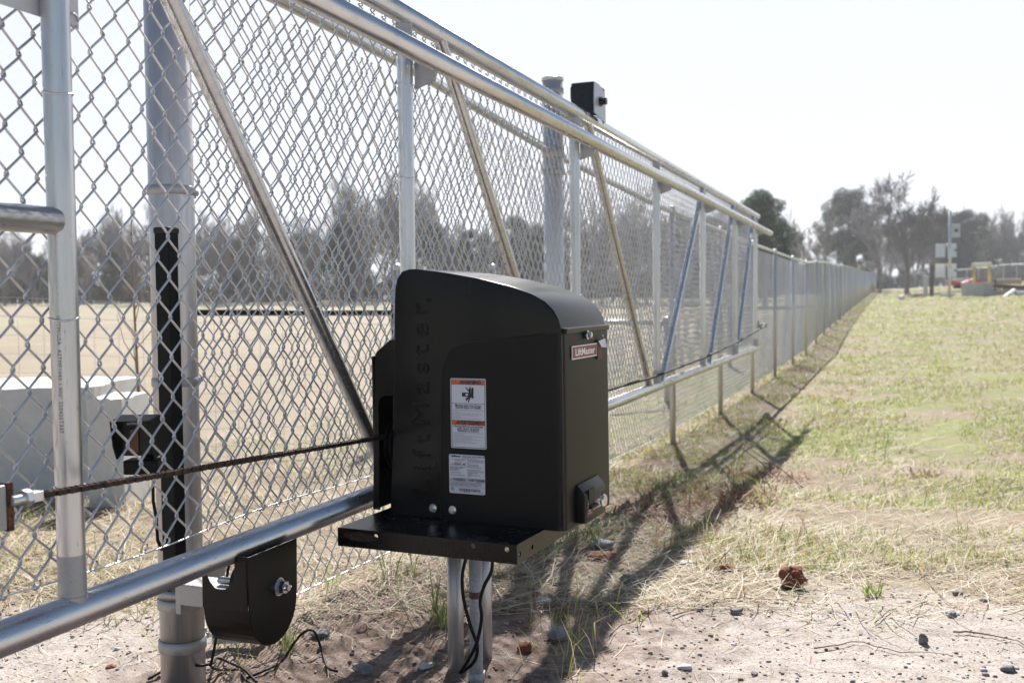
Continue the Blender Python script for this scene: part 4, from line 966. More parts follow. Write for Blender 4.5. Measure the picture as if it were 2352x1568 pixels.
mb.bm(bm, M['whitep'], TO); mb.tube([TO@Vector((uf+.006, wh0+.03, zh1+.002)), TO@Vector((uf+.006, wh0+.03, zh1+.012)), TO@Vector((uf+.006, wh0+.02, zh1+.012))], .002, M['steel'], 6); mb.build('hasp', OP)
# control module
g0 = onS(*cr3(1165, 1300), ur); 
wA = onS(*cr3(1165, 1250), ur)[0]; zT = onS(*cr3(1180, 1150), ur)[1]; zB_ = onS(*cr3(1170, 1325), ur)[1]; po = .024; wB = onS(*cr3(1305, 1180), ur+po)[0]; print('MODULE', wA, wB, zB_, zT, DEP)
mb = MB()
sec = [(ur-.002, zB_), (ur-.002, zT), (ur+.004, zT+.004), (ur+po-.006, zT-.012), (ur+po, zT-.022), (ur+po, zB_)]
mb.prism(sec, 'y', wA, wB, M['door'], TO, bev=.006, seg=3); mb.build('control_module', OP, 30)
cm = OP.children[-1]
uo = ur+po
Q = lambda x, y: onS(*cr3(x, y), uo)
wl = wB-wA; pz0, pz1 = zB_+.014, zT-.034
mb = MB(); sidebox(mb, wA+wl*.07, wB-wl*.05, pz0, pz1, .0012, M['bronze'], uo); sidebox(mb, wA+wl*.15, wA+wl*.42, zB_+.040, zB_+.082, .0028, M['black'], uo)
sidebox(mb, wA+wl*.15, wA+wl*.44, zB_+.034, zB_+.041, .010, M['tube'], uo)
def pt(s_, f, z, h, **k): mb.text(s_, h, M['whitet'], TS(uo+.0018, wA+wl*f, z), **k)
pt('CSL24UL', .73, zB_+.024, .017, off=.0004, sx=wl*.42/(.017*4.6)); pt('myQ', .66, pz1-.020, .018, off=.0004, sx=wl*.22/(.018*2)); pt('Security+ 2.0', .40, pz1-.018, .009, sx=wl*.3/(.009*6)); pt('Battery\nBackup', .16, pz1-.012, .008, sx=wl*.12/(.008*3.4))
pt('RESET\nSWITCH', .20, zB_+.026, .006, sx=wl*.14/(.006*3.4)); pt('MANUAL\nDISCONNECT', .48, zB_+.030, .006, sx=wl*.2/(.006*5))
tag(mb.build('control_plate', cm), 'bronze plate with white lettering')
mb = MB(); b0 = TO@Vector((uo+.001, wA+wl*.80, (zB_+zT)/2-.010)); mb.tube([b0, b0+U*.004, b0+U*.009], [.0165, .0165, .014], M['steel'], 24); mb.build('key_lock', cm)

# conduit and cables under the operator
cx_, cy_ = onY(1093, 1400, 2.26).x, 2.26
t = thing('conduit', (cx_, cy_, 0), 'pale grey plastic conduit rising to the operator base, brown tape round it', 'conduit')
mb = MB(); mb.tube([(cx_, cy_, -.08), (cx_, cy_, .388)], .0165, M['pvc'], 24); mb.tube([(cx_, cy_, -.0), (cx_, cy_, .02)], .0215, M['pvc'], 24); mb.build('pipe', t)
mb = MB(); zt0_ = onY(1093, 1363, cy_).z; mb.tube([(cx_, cy_, zt0_-.009), (cx_, cy_, zt0_+.008)], .0169, M['tape'], 24, False); mb.build('tape_band', t)
def cable(pts, r, label, name='cable', group=None):
    p0 = Vector(pts[0]); n = len(pts)*6; P = [Vector(p) for p in pts]; out = []
    for i in range(len(P)-1):
        a, b, c, d_ = P[max(0, i-1)], P[i], P[i+1], P[min(len(P)-1, i+2)]
        for k in range(6):
            t_ = k/6; out.append(.5*((2*b)+(c-a)*t_+(2*a-5*b+4*c-d_)*t_**2+(3*b-a-3*c+d_)*t_**3))
    out.append(P[-1]); mb = MB(); mb.tube([q-p0 for q in out], r, M['cable'], 8); o = mb.build(name); o.location = p0; return tag(o, label, 'cable', group)
yc = 2.215
cable([onY(x, y, yc) for x, y in [(1073, 1270), (1062, 1320), (1065, 1375), (1082, 1440), (1096, 1480), (1093, 1510), (1078, 1530), (1060, 1542)]], .0045, 'black cable looping down on the left of the grey conduit')
cable([onY(x, y, yc-.012) for x, y in [(1131, 1270), (1129, 1310), (1112, 1345), (1103, 1380), (1106, 1420), (1095, 1475), (1078, 1510), (1056, 1545)]], .0045, 'black cable crossing from right to left in front of the grey conduit')
def gp(px, py, h=.006): p = hit(px, py); p.z = gz(p.x, p.y)+relief(p.x, p.y)+h; return p
e1_ = gp(635, 1535); e1_.z += .0
q1 = gp(660, 1520); q2 = gp(735, 1525); 
cable([gp(560, 1568), gp(620, 1550), gp(650, 1525), (lambda p: Vector((p.x, p.y, p.z+.05)))(gp(690, 1508)), (lambda p: Vector((p.x, p.y, p.z+.06)))(gp(722, 1505)), gp(742, 1515), gp(752, 1545), gp(775, 1560)], .0035, 'thin black cable looping over the soil right of the roller guard')
cable([gp(340, 1566), gp(420, 1545, .03), Vector((BP1.x+.06, BP1.y-.02, onX(440, 1535, BP1.x+.06).z)), Vector((BP1.x+.06, BP1.y+.04, onX(478, 1528, BP1.x+.06).z)), gp(500, 1530, .02), gp(540, 1545, .02), gp(562, 1560), gp(590, 1580)], .0035, 'black cable wrapped round the foot of the left gate post')
cable([Vector((BP1.x+.10, BP1.y+.06, .30)), onX(490, 1500, BP1.x+.09), onX(484, 1528, BP1.x+.08), gp(510, 1545), gp(545, 1552), gp(566, 1575)], .0035, 'black cable dropping from the roller guard to the soil')
# plastic tape scrap
p = gp(535, 1490, .03); mb = MB(); 
mb.add([(-.06, 0, -.025), (.09, .01, -.028), (.09, .02, .035), (-.06, .01, .04)], [(0,1,2,3)], M['film']); mb.add([(-.055, -.001, -.0), (.085, .009, -.002), (.085, .0095, .011), (-.055, -.0005, .013)], [(0,1,2,3)], M['green'])
o = mb.build('plastic_tape'); o.location = p; o.rotation_euler = (.5, 0, R(20)); tag(o, 'scrap of pale plastic film with a green stripe behind the roller guard', 'plastic scrap')
# dead sticks
def stick(pts, r, label):
    r *= .55; pts = [(pts[0][0]+(pts[-1][0]-pts[0][0])*q+0, np.interp(q, np.linspace(0, 1, len(pts)), [p[1] for p in pts])+3*math.sin(q*9+r*900)) for q in np.linspace(0, 1, 12)]
    P = [gp(x, y, .008) for x, y in pts]; mb = MB(); mb.tube([q-P[0] for q in P], [r*(1-.6*i/(len(P)-1)) for i in range(len(P))], M['twigb'], 6); o = mb.build('dead_stalk'); o.location = P[0]; tag(o, label, 'stalk')
stick([(1545, 1420), (1640, 1385), (1760, 1380), (1900, 1400)], .004, 'thin dark twig lying on the sand below the clay lumps')
stick([(2010, 1430), (2060, 1395), (2130, 1390)], .004, 'short dark twig lying on the sand right of the clay lumps')
stick([(1870, 1490), (1960, 1480), (2090, 1500), (2180, 1512)], .0035, 'long thin twig lying across the bare sand')
stick([(2190, 1455), (2260, 1462), (2352, 1490)], .006, 'dark rotten twig at the right edge of the sand')
stick([(2120, 1330), (2160, 1375), (2200, 1405)], .004, 'pale straw stalk leaning over the small stones on the right')
def bentstalk(px, py, h, label, lean, r=.004, Zx=None, m=None):
    p = gp(px, py, 0); mb = MB(); pts = [(0,0,0), (lean*.3*h, .02*h, .35*h), (lean*.7*h, .0, .7*h), (lean*h, .05*h, h)]
    mb.tube(pts, [r, r*.85, r*.6, r*.3], m or M['twigb'], 6)
    o = mb.build('dead_stalk'); o.location = p; return tag(o, label, 'stalk')
bentstalk(1790, 1105, .30, 'slanting dry stalk standing above the brown weed pile', -1.2)
bentstalk(1845, 1120, .28, 'second slanting dry stalk right of the brown weed pile', -1.4)
bentstalk(1705, 1045, .25, 'thin dry stalk near the crossed gate shadow', .3, .003)
bentstalk(2030, 1060, .25, 'thin grey stalk standing in the sunny green grass', .15, .003)
# weed clumps beside the posts
def leafy(px, py, n, h, label, seed, spread=.05, cols=((.16,.20,.06), (.36,.39,.15)), elev=(.5,.9), wm=1.):
    n = int(n*1.7)
    rr = random.Random(seed); p = gp(px, py, 0); V = []; Fq = []; Cc = []; b = 0
    for i in range(n):
        a = rr.random()*6.28; l = h*(.5+.7*rr.random()); e = elev[0]+elev[1]*rr.random(); w = (.0012+.0018*rr.random())*wm; x0, y0 = spread*(rr.random()-.5), spread*(rr.random()-.5)
        d = Vector((math.cos(a)*math.cos(e), math.sin(a)*math.cos(e), math.sin(e))); s_ = Vector((-math.sin(a), math.cos(a), 0))*w
        p0 = Vector((x0, y0, 0)); p1 = p0+d*l*.55; p2 = p0+d*l+Vector((0,0,-l*.25*rr.random()))
        V += [p0-s_*.6, p0+s_*.6, p1+s_, p1-s_, p2-s_*.2, p2+s_*.2]; Fq += [(b, b+1, b+2, b+3), (b+3, b+2, b+5, b+4)]; b += 6
        t_ = rr.random(); c = tuple(cols[0][k]*(1-t_)+cols[1][k]*t_ for k in range(3)); Cc += [c]*6
    o = npmesh('weed_clump', np.array([v[:] for v in V]), np.array(Fq), M['blade'], col=np.array(Cc)); o.location = p; return tag(o, label, 'weed', 'weed clumps in the mud')
leafy(1010, 1440, 26, .16, 'green weed clump just left of the operator stand', 1)
leafy(1330, 1250, 60, .16, 'tall green grass clump in the shade right of the base plate', 2, .25)
leafy(1240, 1270, 40, .14, 'green grass clump in the shade just behind the operator stand', 9, .2)
leafy(660, 1500, 12, .13, 'sparse green blades in front of the loop of black cable', 3)
leafy(755, 1370, 12, .15, 'sparse green blades right of the roller guard near the mesh', 4)
leafy(545, 1480, 16, .10, 'green weed clump behind the roller guard by the plastic scrap', 5, .1)
leafy(2005, 1372, 30, .06, 'small bright green tuft where the straw meets the sand', 6, .05, ((.22,.28,.06), (.42,.47,.14)))
leafy(60, 1200, 40, .12, 'dark green weed clump at the foot of the concrete block', 7, .3, ((.08,.10,.02), (.40,.34,.06)))
RUS = ((.12,.055,.03), (.42,.23,.12))
leafy(1660, 1145, 260, .11, 'large russet dead weed pile beyond the clay lumps', 21, .55, RUS, (.05,.75), 1.9)
leafy(1560, 1175, 160, .10, 'russet dead weeds in the shadow left of the large weed pile', 22, .5, RUS, (.05,.75), 1.9)
leafy(1478, 1190, 120, .10, 'russet dead weeds close to the shaded side of the operator', 23, .4, RUS, (.05,.75), 1.9)
leafy(1760, 1100, 200, .10, 'brown weed pile with slanting stalks', 24, .5, RUS, (.05,.75), 1.9)
leafy(2140, 1095, 90, .07, 'small russet weed clump in the green grass on the right', 25, .25, RUS, (.05,.75), 1.9)
leafy(1860, 850, 160, .16, 'russet weed clump at the fence beyond the crossed shadows', 26, .8, RUS, (.05,.75), 1.9)
leafy(900, 1330, 18, .13, 'thin green weed clump left of the operator stand under the rail', 8, .15)

# ------------------------------------------------------------------ things beyond the fence on the left
def block(pa, pb, ztop_px, depth, label, seed, hgt_px, dist):
    a = atD(*pa, dist); b = atD(*pb, dist); a.z = b.z = gz(a.x, a.y)-.03
    mid = (a+b)/2; t = thing('concrete_block', mid, label, 'concrete block')
    zt_ = atD(pa[0], ztop_px, dist).z; u = (b-a); u.z = 0; u.normalize(); n_ = Vector((-u.y, u.x, 0)); L_ = (b-a).length
    bm = bmesh.new(); nx_, nz_ = 22, 8; h_ = zt_-a.z
    bmesh.ops.create_cube(bm, size=1); bmesh.ops.subdivide_edges(bm, edges=bm.edges[:], cuts=9, use_grid_fill=True)
    for w in bm.verts:
        q = Vector(w.co); edge_ = max(0, q.z)*2; rough_ = mn.noise(Vector((q.x*8+seed, q.y*5, q.z*6)))*.008+mn.noise(Vector((q.x*20+seed, q.y*11, q.z*15)))*.006
        top = 1 if q.z > .49 else 0
        w.co = a+u*((q.x+.5)*L_)+n_*((q.y+.5)*depth+rough_)+Vector((0,0,(q.z+.5)*h_+rough_*.8-top*.5*max(0, mn.noise(Vector((q.x*9+seed*3, q.y*4, 7))))*.025))
    mb = MB(); mb.bm(bm, M['conc'], None, True); mb.build('block_body', t, 50); return t
block((-160, 1165), (205, 1165), 893, .75, 'long pale concrete block with a sunlit top, cut off at the left edge', 1, 0, 5.1)
block((206, 1172), (287, 1172), 915, .35, 'shorter rough concrete block end beside the photo eye', 5, 0, 4.85)
# welded wire field fence and sapling
t0 = atD(-200, 900, 6.2); t1 = atD(1000, 900, 7.2)
fz = lambda q: gz(q.x, q.y)
t = thing('field_fence', (t0.x, t0.y, 0), 'thin welded wire field fence crossing in front of the brown field', 'fence')
mb = MB(); d = (t1-t0); d.z = 0; L_ = d.length; u = d.normalized(); P00 = Vector((t0.x, t0.y, 0))
for k in range(9):
    z = .1+k*.12; mb.tube([P00+u*s_+Vector((0,0,gz((P00+u*s_).x, (P00+u*s_).y)+z+.01*math.sin(s_*3))) for s_ in np.linspace(0, L_, 12)], .0016, M['wiref'], 4)
s_ = 0
while s_ < L_:
    q = P00+u*s_; mb.tube([q+Vector((0,0,gz(q.x, q.y))), q+Vector((.01,0,gz(q.x, q.y)+1.06))], .0014, M['wiref'], 4); s_ += .15
mb.build('wire_mesh', t)
# black pipe barrier
BZ = 7.6; a = atD(462, 718, BZ); b = atD(908, 718, BZ+.5)
t = thing('pipe_barrier', (b.x, b.y, gz(b.x, b.y)), 'black horizontal pipe rail on a black post beyond the fence', 'barrier')
mb = MB(); mb.tube([a+(a-b).normalized()*.35, b], .024, M['tube'], 14); mb.build('rail', t)
mb = MB(); mb.tube([(b.x, b.y, gz(b.x, b.y)), (b.x, b.y, b.z+.12)], .035, M['tube'], 14); mb.build('post', t)
mb = MB(); a2 = a+(a-b).normalized()*.33; mb.tube([(a2.x, a2.y, gz(a2.x, a2.y)), (a2.x, a2.y, a2.z+.1)], .03, M['tube'], 14); mb.build('post', t)
def capped(px, pytop, Z, label, r=.036, group='dome capped posts beyond the fence'):
    p = atD(px, pytop, Z); g_ = gz(p.x, p.y); t = thing('capped_post', (p.x, p.y, g_), label, 'post', group)
    mb = MB(); mb.tube([(p.x, p.y, g_-.05), (p.x, p.y, p.z-r)], r, M['galvp'], 14); mb.build('shaft', t)
    mb = MB(); pts = [(p.x, p.y, p.z-r*1.2)]+[(p.x, p.y, p.z-r+r*1.15*math.sin(a)) for a in np.linspace(0, 1.45, 6)]; mb.tube(pts, [r*1.15]+[r*1.15*math.cos(a) for a in np.linspace(0, 1.45, 6)], M['brightwire'], 14); mb.build('dome_cap', t); return p
c1 = capped(912, 607, 7.9, 'dome capped post just above the left corner of the operator roof')
c2 = capped(1130, 607, 9.5, 'dome capped post behind the middle of the operator roof')
c3 = capped(1676, 655, 17, 'dome capped post behind the far end of the gate', .04)
c4 = capped(1531, 728, 11.5, 'low dome capped post at the end of the short pale rail', .036)
a = atD(1330, 740, 11.0); b = atD(1531, 741, 11.5); t = thing('pipe_rail', a, 'short pale horizontal pipe rail beyond the fence, right of the operator', 'rail')
mb = MB(); mb.tube([a, b], .03, M['galvh'], 12); mb.build('pipe', t)
mb = MB(); mb.tube([(a.x, a.y, gz(a.x, a.y)), (a.x, a.y, a.z)], .03, M['galvp'], 12); mb.build('post', t)
# sapling
p = atD(318, 940, 5.6); p.z = gz(p.x, p.y); t = thing('sapling', p, 'slim leafless sapling standing right of the concrete blocks', 'sapling')
tpz = atD(300, 470, 5.6); mb = MB(); q = [p, p.lerp(tpz, .3)+Vector((.01,0,0)), p.lerp(tpz, .62), tpz]; mb.tube(q, [.011, .009, .006, .002], M['twigb'], 8); mb.build('trunk', t)
mb = MB()
for i in range(14):
    f = .35+.045*i; c = p.lerp(tpz, f); a = i*2.4; l = .30*(1.1-f)
    mb.tube([c, c+Vector((math.cos(a)*l*.5, math.sin(a)*l*.5, l*.6)), c+Vector((math.cos(a)*l*.8, math.sin(a)*l*.8, l*1.4))], [.0035, .0025, .001], M['twigb'], 5)
mb.build('twigs', t)

# ------------------------------------------------------------------ things on the slope at the right
def g3(px, py): p = hit(px, py); p.z = gz(p.x, p.y); return p
def depth_of(p): return float(-(RM.T@(np.array(p)-O))[2])
base = g3(2181, 684); Zs = min(depth_of(base), 60); print('Zs', Zs); base = atD(2181, 684, Zs); base.z = gz(base.x, base.y); mp = Zs/F
fwd = Vector(RM@np.array([0,0,-1.])); fwd.z = 0; fwd.normalize(); rt = Vector((fwd.y, -fwd.x, 0))
def FB(c):  # frame facing the camera: x right, y away, z up
    return Matrix(((rt.x, fwd.x, 0, c.x), (rt.y, fwd.y, 0, c.y), (0,0,1,c.z), (0,0,0,1)))
T = FB(base); t = thing('solar_mast', base, 'slim pole carrying a pale control box and two tilted double panels', 'solar mast')
mb = MB(); mb.tube([T@Vector((0,0,0)), T@Vector((0,0,198*mp))], 3.0*mp, M['galvp'], 10); mb.build('pole', t)
mb = MB(); mb.box((1*mp, -.12, 138*mp), (21*mp, .12, 168*mp), M['greyp'], T, bev=.02); mb.tube([T@Vector((11*mp, -.13, 153*mp)), T@Vector((11*mp, -.2, 153*mp))], 4*mp, M['black'], 12); mb.build('control_box', t)
for zt_ in (124, 78):
    for x0, x1 in ((-30, -9), (-4, 17)):
        mb = MB(); zt2_ = zt_; hh_ = 32
        v8 = []
        for dy in (0, .05):
            for (xx, zz, yy) in ((x0-8, zt2_-hh_, -.35), (x1-8, zt2_-hh_, -.35), (x1, zt2_, .1), (x0, zt2_, .1)): v8.append((xx*mp, yy+dy, zz*mp))
        mb.add(v8, [(0,1,2,3), (7,6,5,4), (0,4,5,1), (1,5,6,2), (2,6,7,3), (3,7,4,0)], M['panelw'], T)
        if x0 == -4: mb.box((8*mp, -.16, (zt_-18)*mp), (13*mp, -.10, (zt_-14)*mp), M['black'], T)
        mb.build('panel', t)
    mb = MB(); mb.tube([T@Vector((-12*mp, -.3, (zt_-32)*mp)), T@Vector((-5*mp, .1, zt_*mp))], 1.5*mp, M['rust'], 6); mb.tube([T@Vector((0, 0, (zt_-20)*mp)), T@Vector((-10*mp, -.1, (zt_-16)*mp))], 1.5*mp, M['galvp'], 6); mb.build('panel_arm', t)
# concrete block with yellow lifting frame
c = atD(2286, 684, Zs-1); c.z = gz(c.x, c.y)-.02; T = FB(c)@Matrix.Rotation(R(24), 4, 'Z'); m2 = (Zs-1)/F
mb = MB(); mb.box((-38*m2, 0, 0), (20*m2, 62*m2, 30*m2), M['concd'], T, bev=.02)
mb.v = [tuple(Vector(q)-c) for q in mb.v]; o = mb.build('concrete_block'); o.location = c; tag(o, 'square concrete block carrying the yellow frame on the slope', 'concrete block')
cen = T@Vector((-9*m2, 30*m2, 30*m2)); T2 = FB(cen)
t = thing('bollard_frame', cen, 'yellow two legged frame with a cream padded bar on top of the block', 'frame')
for x in (-18, 18): mb = MB(); mb.tube([T2@Vector((x*m2, 0, 0)), T2@Vector((x*m2, 0, 40*m2))], 3.2*m2, M['yellow'], 12); mb.build('leg', t)
mb = MB(); mb.tube([T2@Vector((-22*m2, 0, 41*m2)), T2@Vector((22*m2, 0, 42*m2))], 4.4*m2, M['cream'], 12); mb.build('padded_bar', t)
# red implement
def gpt(px, py, dZ=0):
    q = atD(px, py, Zs+dZ); return q
c = gpt(2220, 662, 4); c.z = max(c.z, gz(c.x, c.y)); T = FB(c); m3 = (Zs+4)/F
t = thing('towed_implement', c, 'low red farm implement with a pale bar lying behind the concrete block', 'implement')
mb = MB(); mb.prism([(-42*m3, 9*m3), (-20*m3, 7*m3), (-5*m3, 1*m3), (10*m3, 9*m3), (34*m3, 9*m3), (44*m3, 13*m3), (28*m3, 19*m3), (12*m3, 21*m3), (-10*m3, 13*m3), (-40*m3, 17*m3)], 'y', -.15, .25, M['redp'], T, bev=.02); mb.build('red_body', t)
mb = MB(); mb.tube([T@Vector((-40*m3, .1, 19*m3)), T@Vector((18*m3, .1, 22*m3))], 2.2*m3, M['greyp'], 10); mb.build('pale_bar', t)
mb = MB(); mb.box((-26*m3, -.1, 0), (-6*m3, .3, 7*m3), M['black'], T, bev=.02); mb.build('skid', t)
c = atD(2176, 657, Zs+3); c.z = gz(c.x, c.y)+.09; T = FB(c); mb = MB(); mb.tube([T@Vector((-16*m3, 0, 0)), T@Vector((16*m3, .1, 0))], 3.6*m3, M['greyp'], 14)
mb.v = [tuple(Vector(q)-c) for q in mb.v]; o = mb.build('pipe_length'); o.location = c; tag(o, 'short pale pipe lying left of the red implement', 'pipe')
# stack of pipes at the right edge
def pipe(px0, py0, px1, py1, rpx, m, label, dz=0, d2=0):
    a = atD(px0, py0, Zs-2+dz); b = atD(px1, py1, Zs-2+dz+d2); r_ = rpx*(Zs-2)/F; t = MB(); d_ = (b-a)
    t.tube([a-a, b-a], r_, m, 18, False); t.tube([(b-a)*.001, (b-a)], r_*.86, M['black'], 18, True)
    o = t.build('pipe_length'); o.location = a; return tag(o, label, 'pipe')
pipe(2286, 647, 2345, 646, 6.5, M['pipeb'], 'tan pipe on top of the stack at the right edge', .5)
pipe(2272, 656, 2400, 662, 4.5, M['rust'], 'rusty dark pipe under the tan one at the right edge', 1)
pipe(2286, 664, 2310, 674, 5, M['pipeb'], 'short tan pipe stub left of the white pipes', 0)
pipe(2305, 667, 2400, 668, 5.5, M['pipeb'], 'long tan pipe behind the white pipes at the right edge', 1.0)
pipe(2307, 684, 2330, 668, 5.5, M['whitep'], 'white pipe leaning on the ground at the right edge', -1, .8)
pipe(2332, 674, 2400, 674, 5.5, M['whitep'], 'white pipe lying flat at the right edge', -1)
def simplepost(px, py0, py1, Z, r, m, name, label, cat):
    a = atD(px, py1, Z); a.z = gz(a.x, a.y); top = atD(px, py0, Z); t = MB(); t.box((-r, -r, -.05), (r, r, top.z-a.z), m, bev=r*.2); t.box((-r*1.15, -r*1.15, top.z-a.z-.02), (r*1.15, r*1.15, top.z-a.z+.03), m, bev=r*.2)
    o = t.build(name); o.location = a; return tag(o, label, cat)
simplepost(2126, 634, 656, Zs+10, .13, M['greyp'], 'marker_post', 'pale stubby marker post left of the solar mast', 'post')
simplepost(2140, 606, 656, Zs+6, .11, M['barkp'], 'wooden_post', 'dark wooden post just left of the solar mast', 'post')

# ------------------------------------------------------------------ trees
def bare_tree(seed, H=9., spread=1., depthmax=6, tw=.016):
    rr = random.Random(seed); segs = []
    def grow(p, d, l, r, lv):
        n = 3 if lv < 3 else 2; pts = [p]; rs = [r]
        q = p.copy(); dd = d.copy()
        for i in range(n):
            dd = (dd+Vector((rr.gauss(0,.13), rr.gauss(0,.13), rr.gauss(0,.08)+.05))).normalized(); q = q+dd*(l/n); pts.append(q.copy()); rs.append(r*(1-.42*(i+1)/n))
        segs.append((pts, [max(x, tw*.5) for x in rs], lv))
        if lv >= depthmax: return
        k = (3 if lv > 3 else rr.choice([2,3,3])) if lv else rr.choice([4,5,6])
        for i in range(k):
            f = 1. if i < 1 else (.35+.65*rr.random() if lv else .25+.7*i/k)
            idx_ = f*n; i0 = min(n-1, int(idx_)); c = pts[i0].lerp(pts[i0+1], idx_-i0)
            ax = Vector((rr.gauss(0,1), rr.gauss(0,1), rr.gauss(0,.4))).normalized(); perp = (ax-dd*ax.dot(dd)).normalized()
            ang = (.12+.25*rr.random()) if i < 1 else (.35+.42*rr.random())*spread
            nd_ = (dd*math.cos(ang)+perp*math.sin(ang)).normalized(); nd_.z += .10; nd_.normalize()
            grow(c, nd_, l*(.70+.14*rr.random())*(1 if i < 1 else .86), r*(.62 if i < 1 else .48), lv+1)
    grow(Vector((0,0,0)), Vector((.02,.02,1)), H*.30, H*.018, 0)
    zmax = max(p.z for s_ in segs for p in s_[0]); f = H/zmax
    tr = MB(); V = []; Fq = []
    for pts, rs, lv in segs:
        pts = [p*f for p in pts]
        if lv < 2: tr.tube(pts, rs, M['bark'], 6, False)
        else:
            for i in range(len(pts)-1):
                a, b = pts[i], pts[i+1]; d_ = (b-a).normalized(); u_ = d_.orthogonal().normalized(); w_ = d_.cross(u_); k0_ = len(V)
                for c, r_ in ((a, rs[i]), (b, rs[i+1])):
                    for k in range(3): an = k*2.094; V.append(c+(u_*math.cos(an)+w_*math.sin(an))*r_)
                for k in range(3): Fq.append((k0_+k, k0_+(k+1)%3, k0_+3+(k+1)%3, k0_+3+k))
    return tr, np.array([v[:] for v in V]), np.array(Fq)
M['twigs'] = stone('bare_twigs', (.14,.125,.13), (.27,.25,.255), 1.0, .2)
M['twigs2'] = stone('bare_twigs_brown', (.15,.125,.11), (.30,.26,.235), 1.0, .2)
protos = []
def balanced(seeds, H, spread, dm):
    best = None
    for sd_ in seeds:
        _, V, _ = bare_tree(sd_, H, spread, dm, .03); w_ = V[:, 2] > H*.3; V = V[w_]
        off = np.hypot(*np.median(V[:, :2], 0)); rad = np.percentile(np.hypot(V[:, 0], V[:, 1]), 85); hi = np.percentile(V[:, 2], 90)
        sc_ = off*1.5+abs(rad-.34*H)-.6*hi
        if best is None or sc_ < best[0]: best = (sc_, sd_, off, rad, hi)
    print('tree seed', best); return best[1]
def tree_proto(seed, H, spread, dm, tw, mtl, name='bare_tree'):
    tr, V, Fq = bare_tree(seed, H, spread, dm, tw)
    t = bpy.data.objects.new(name, None); COL.objects.link(t)
    a = tr.build('trunk'); a.parent = t; b = npmesh('crown', V, Fq, mtl, parent=t); return t, a, b, H
def place(proto, px, pybase, pytop, Z, label, group=None, cat='tree', rz=None, used=set(), widen=1.):
    t, a, b, H = proto; p = atD(px, pybase, Z); p.z = gz(p.x, p.y)-.1; top = atD(px, pytop, Z).z; s = max(.2, (top-p.z)/H)
    if id(t) not in used: used.add(id(t)); r_ = t; ch = None
    else:
        r_ = t.copy(); COL.objects.link(r_)
        for q in t.children: c = q.copy(); COL.objects.link(c); c.parent = r_
    r_.location = p; r_.scale = (s*widen, s*widen, s); r_.rotation_euler = (0, 0, rz if rz is not None else random.random()*6.28)
    for k in ('label', 'category', 'group'):
        if k in r_: del r_[k]
    return tag(r_, label, cat, group)
PB = [tree_proto(s, 10, sp, 7, .030, mm) for s, sp, mm in ((11, .9, M['twigs']), (12, .75, M['twigs2']), (13, 1.0, M['twigs']), (14, .6, M['twigs']), (17, .8, M['twigs2']))]
PBIG = tree_proto(balanced(range(40, 75), 10, .95, 6), 10, .95, 8, .024, M['twigs'])
def leafcloud(cl, n, size, c0, c1, seed, squash=.8):
    rng = np.random.default_rng(seed); V = []; C_ = []
    for (x, y, z, r) in cl:
        k = int(n*r*r); d = rng.normal(size=(k, 3)); d /= np.linalg.norm(d, axis=1)[:, None]; rad = r*(.45+.6*rng.random(k)**.6)
        P = np.array([x, y, z])+d*rad[:, None]*np.array([1, 1, squash]); a = rng.normal(size=(k, 3)); a /= np.linalg.norm(a, axis=1)[:, None]; b = rng.normal(size=(k, 3)); b /= np.linalg.norm(b, axis=1)[:, None]
        s_ = size*(.5+rng.random(k))[:, None]; t_ = rng.random(k)**1.3; cc = np.array(c0)*(1-t_)[:, None]+np.array(c1)*t_[:, None]
        V.append(np.stack([P-a*s_, P+b*s_*.5, P+a*s_], 1).reshape(-1, 3)); C_.append(np.repeat(cc, 3, 0))
    V = np.concatenate(V); return V, np.arange(len(V)).reshape(-1, 3), np.concatenate(C_)
def pine_proto(seed, H=9., crown0=.35, wide=.26):
    rr = random.Random(seed); t = bpy.data.objects.new('pine_tree', None); COL.objects.link(t)
    mb = MB(); mb.tube([(0,0,0), (.08,0,H*.5), (0,.05,H*.95)], [H*.022, H*.014, .03], M['barkp'], 8, False); cl = []
    for i in range(46):
        f = crown0+(1-crown0)*rr.random()**.8; a = rr.random()*6.28; r0 = H*wide*(1-((f-.6)/.5)**2*.8)*(.3+.7*rr.random())
        z = H*f*.97; x, y = math.cos(a)*r0, math.sin(a)*r0; mb.tube([(0, 0, z-.3), (x*.5, y*.5, z-.12), (x, y, z)], [.05, .035, .015], M['barkp'], 5, False)
        cl.append((x, y, z, H*(.055+.05*rr.random())))
    a = mb.build('trunk'); a.parent = t
    V, Fq, C_ = leafcloud(cl, 1700, .095, (.018,.035,.018), (.07,.11,.05), seed); b = npmesh('crown', V, Fq, M['leaf'], parent=t, col=C_); return t, a, b, H
PP = [pine_proto(31), pine_proto(32, 9, .15, .24), pine_proto(33, 9, .25, .30)]
rt_ = random.Random(5)
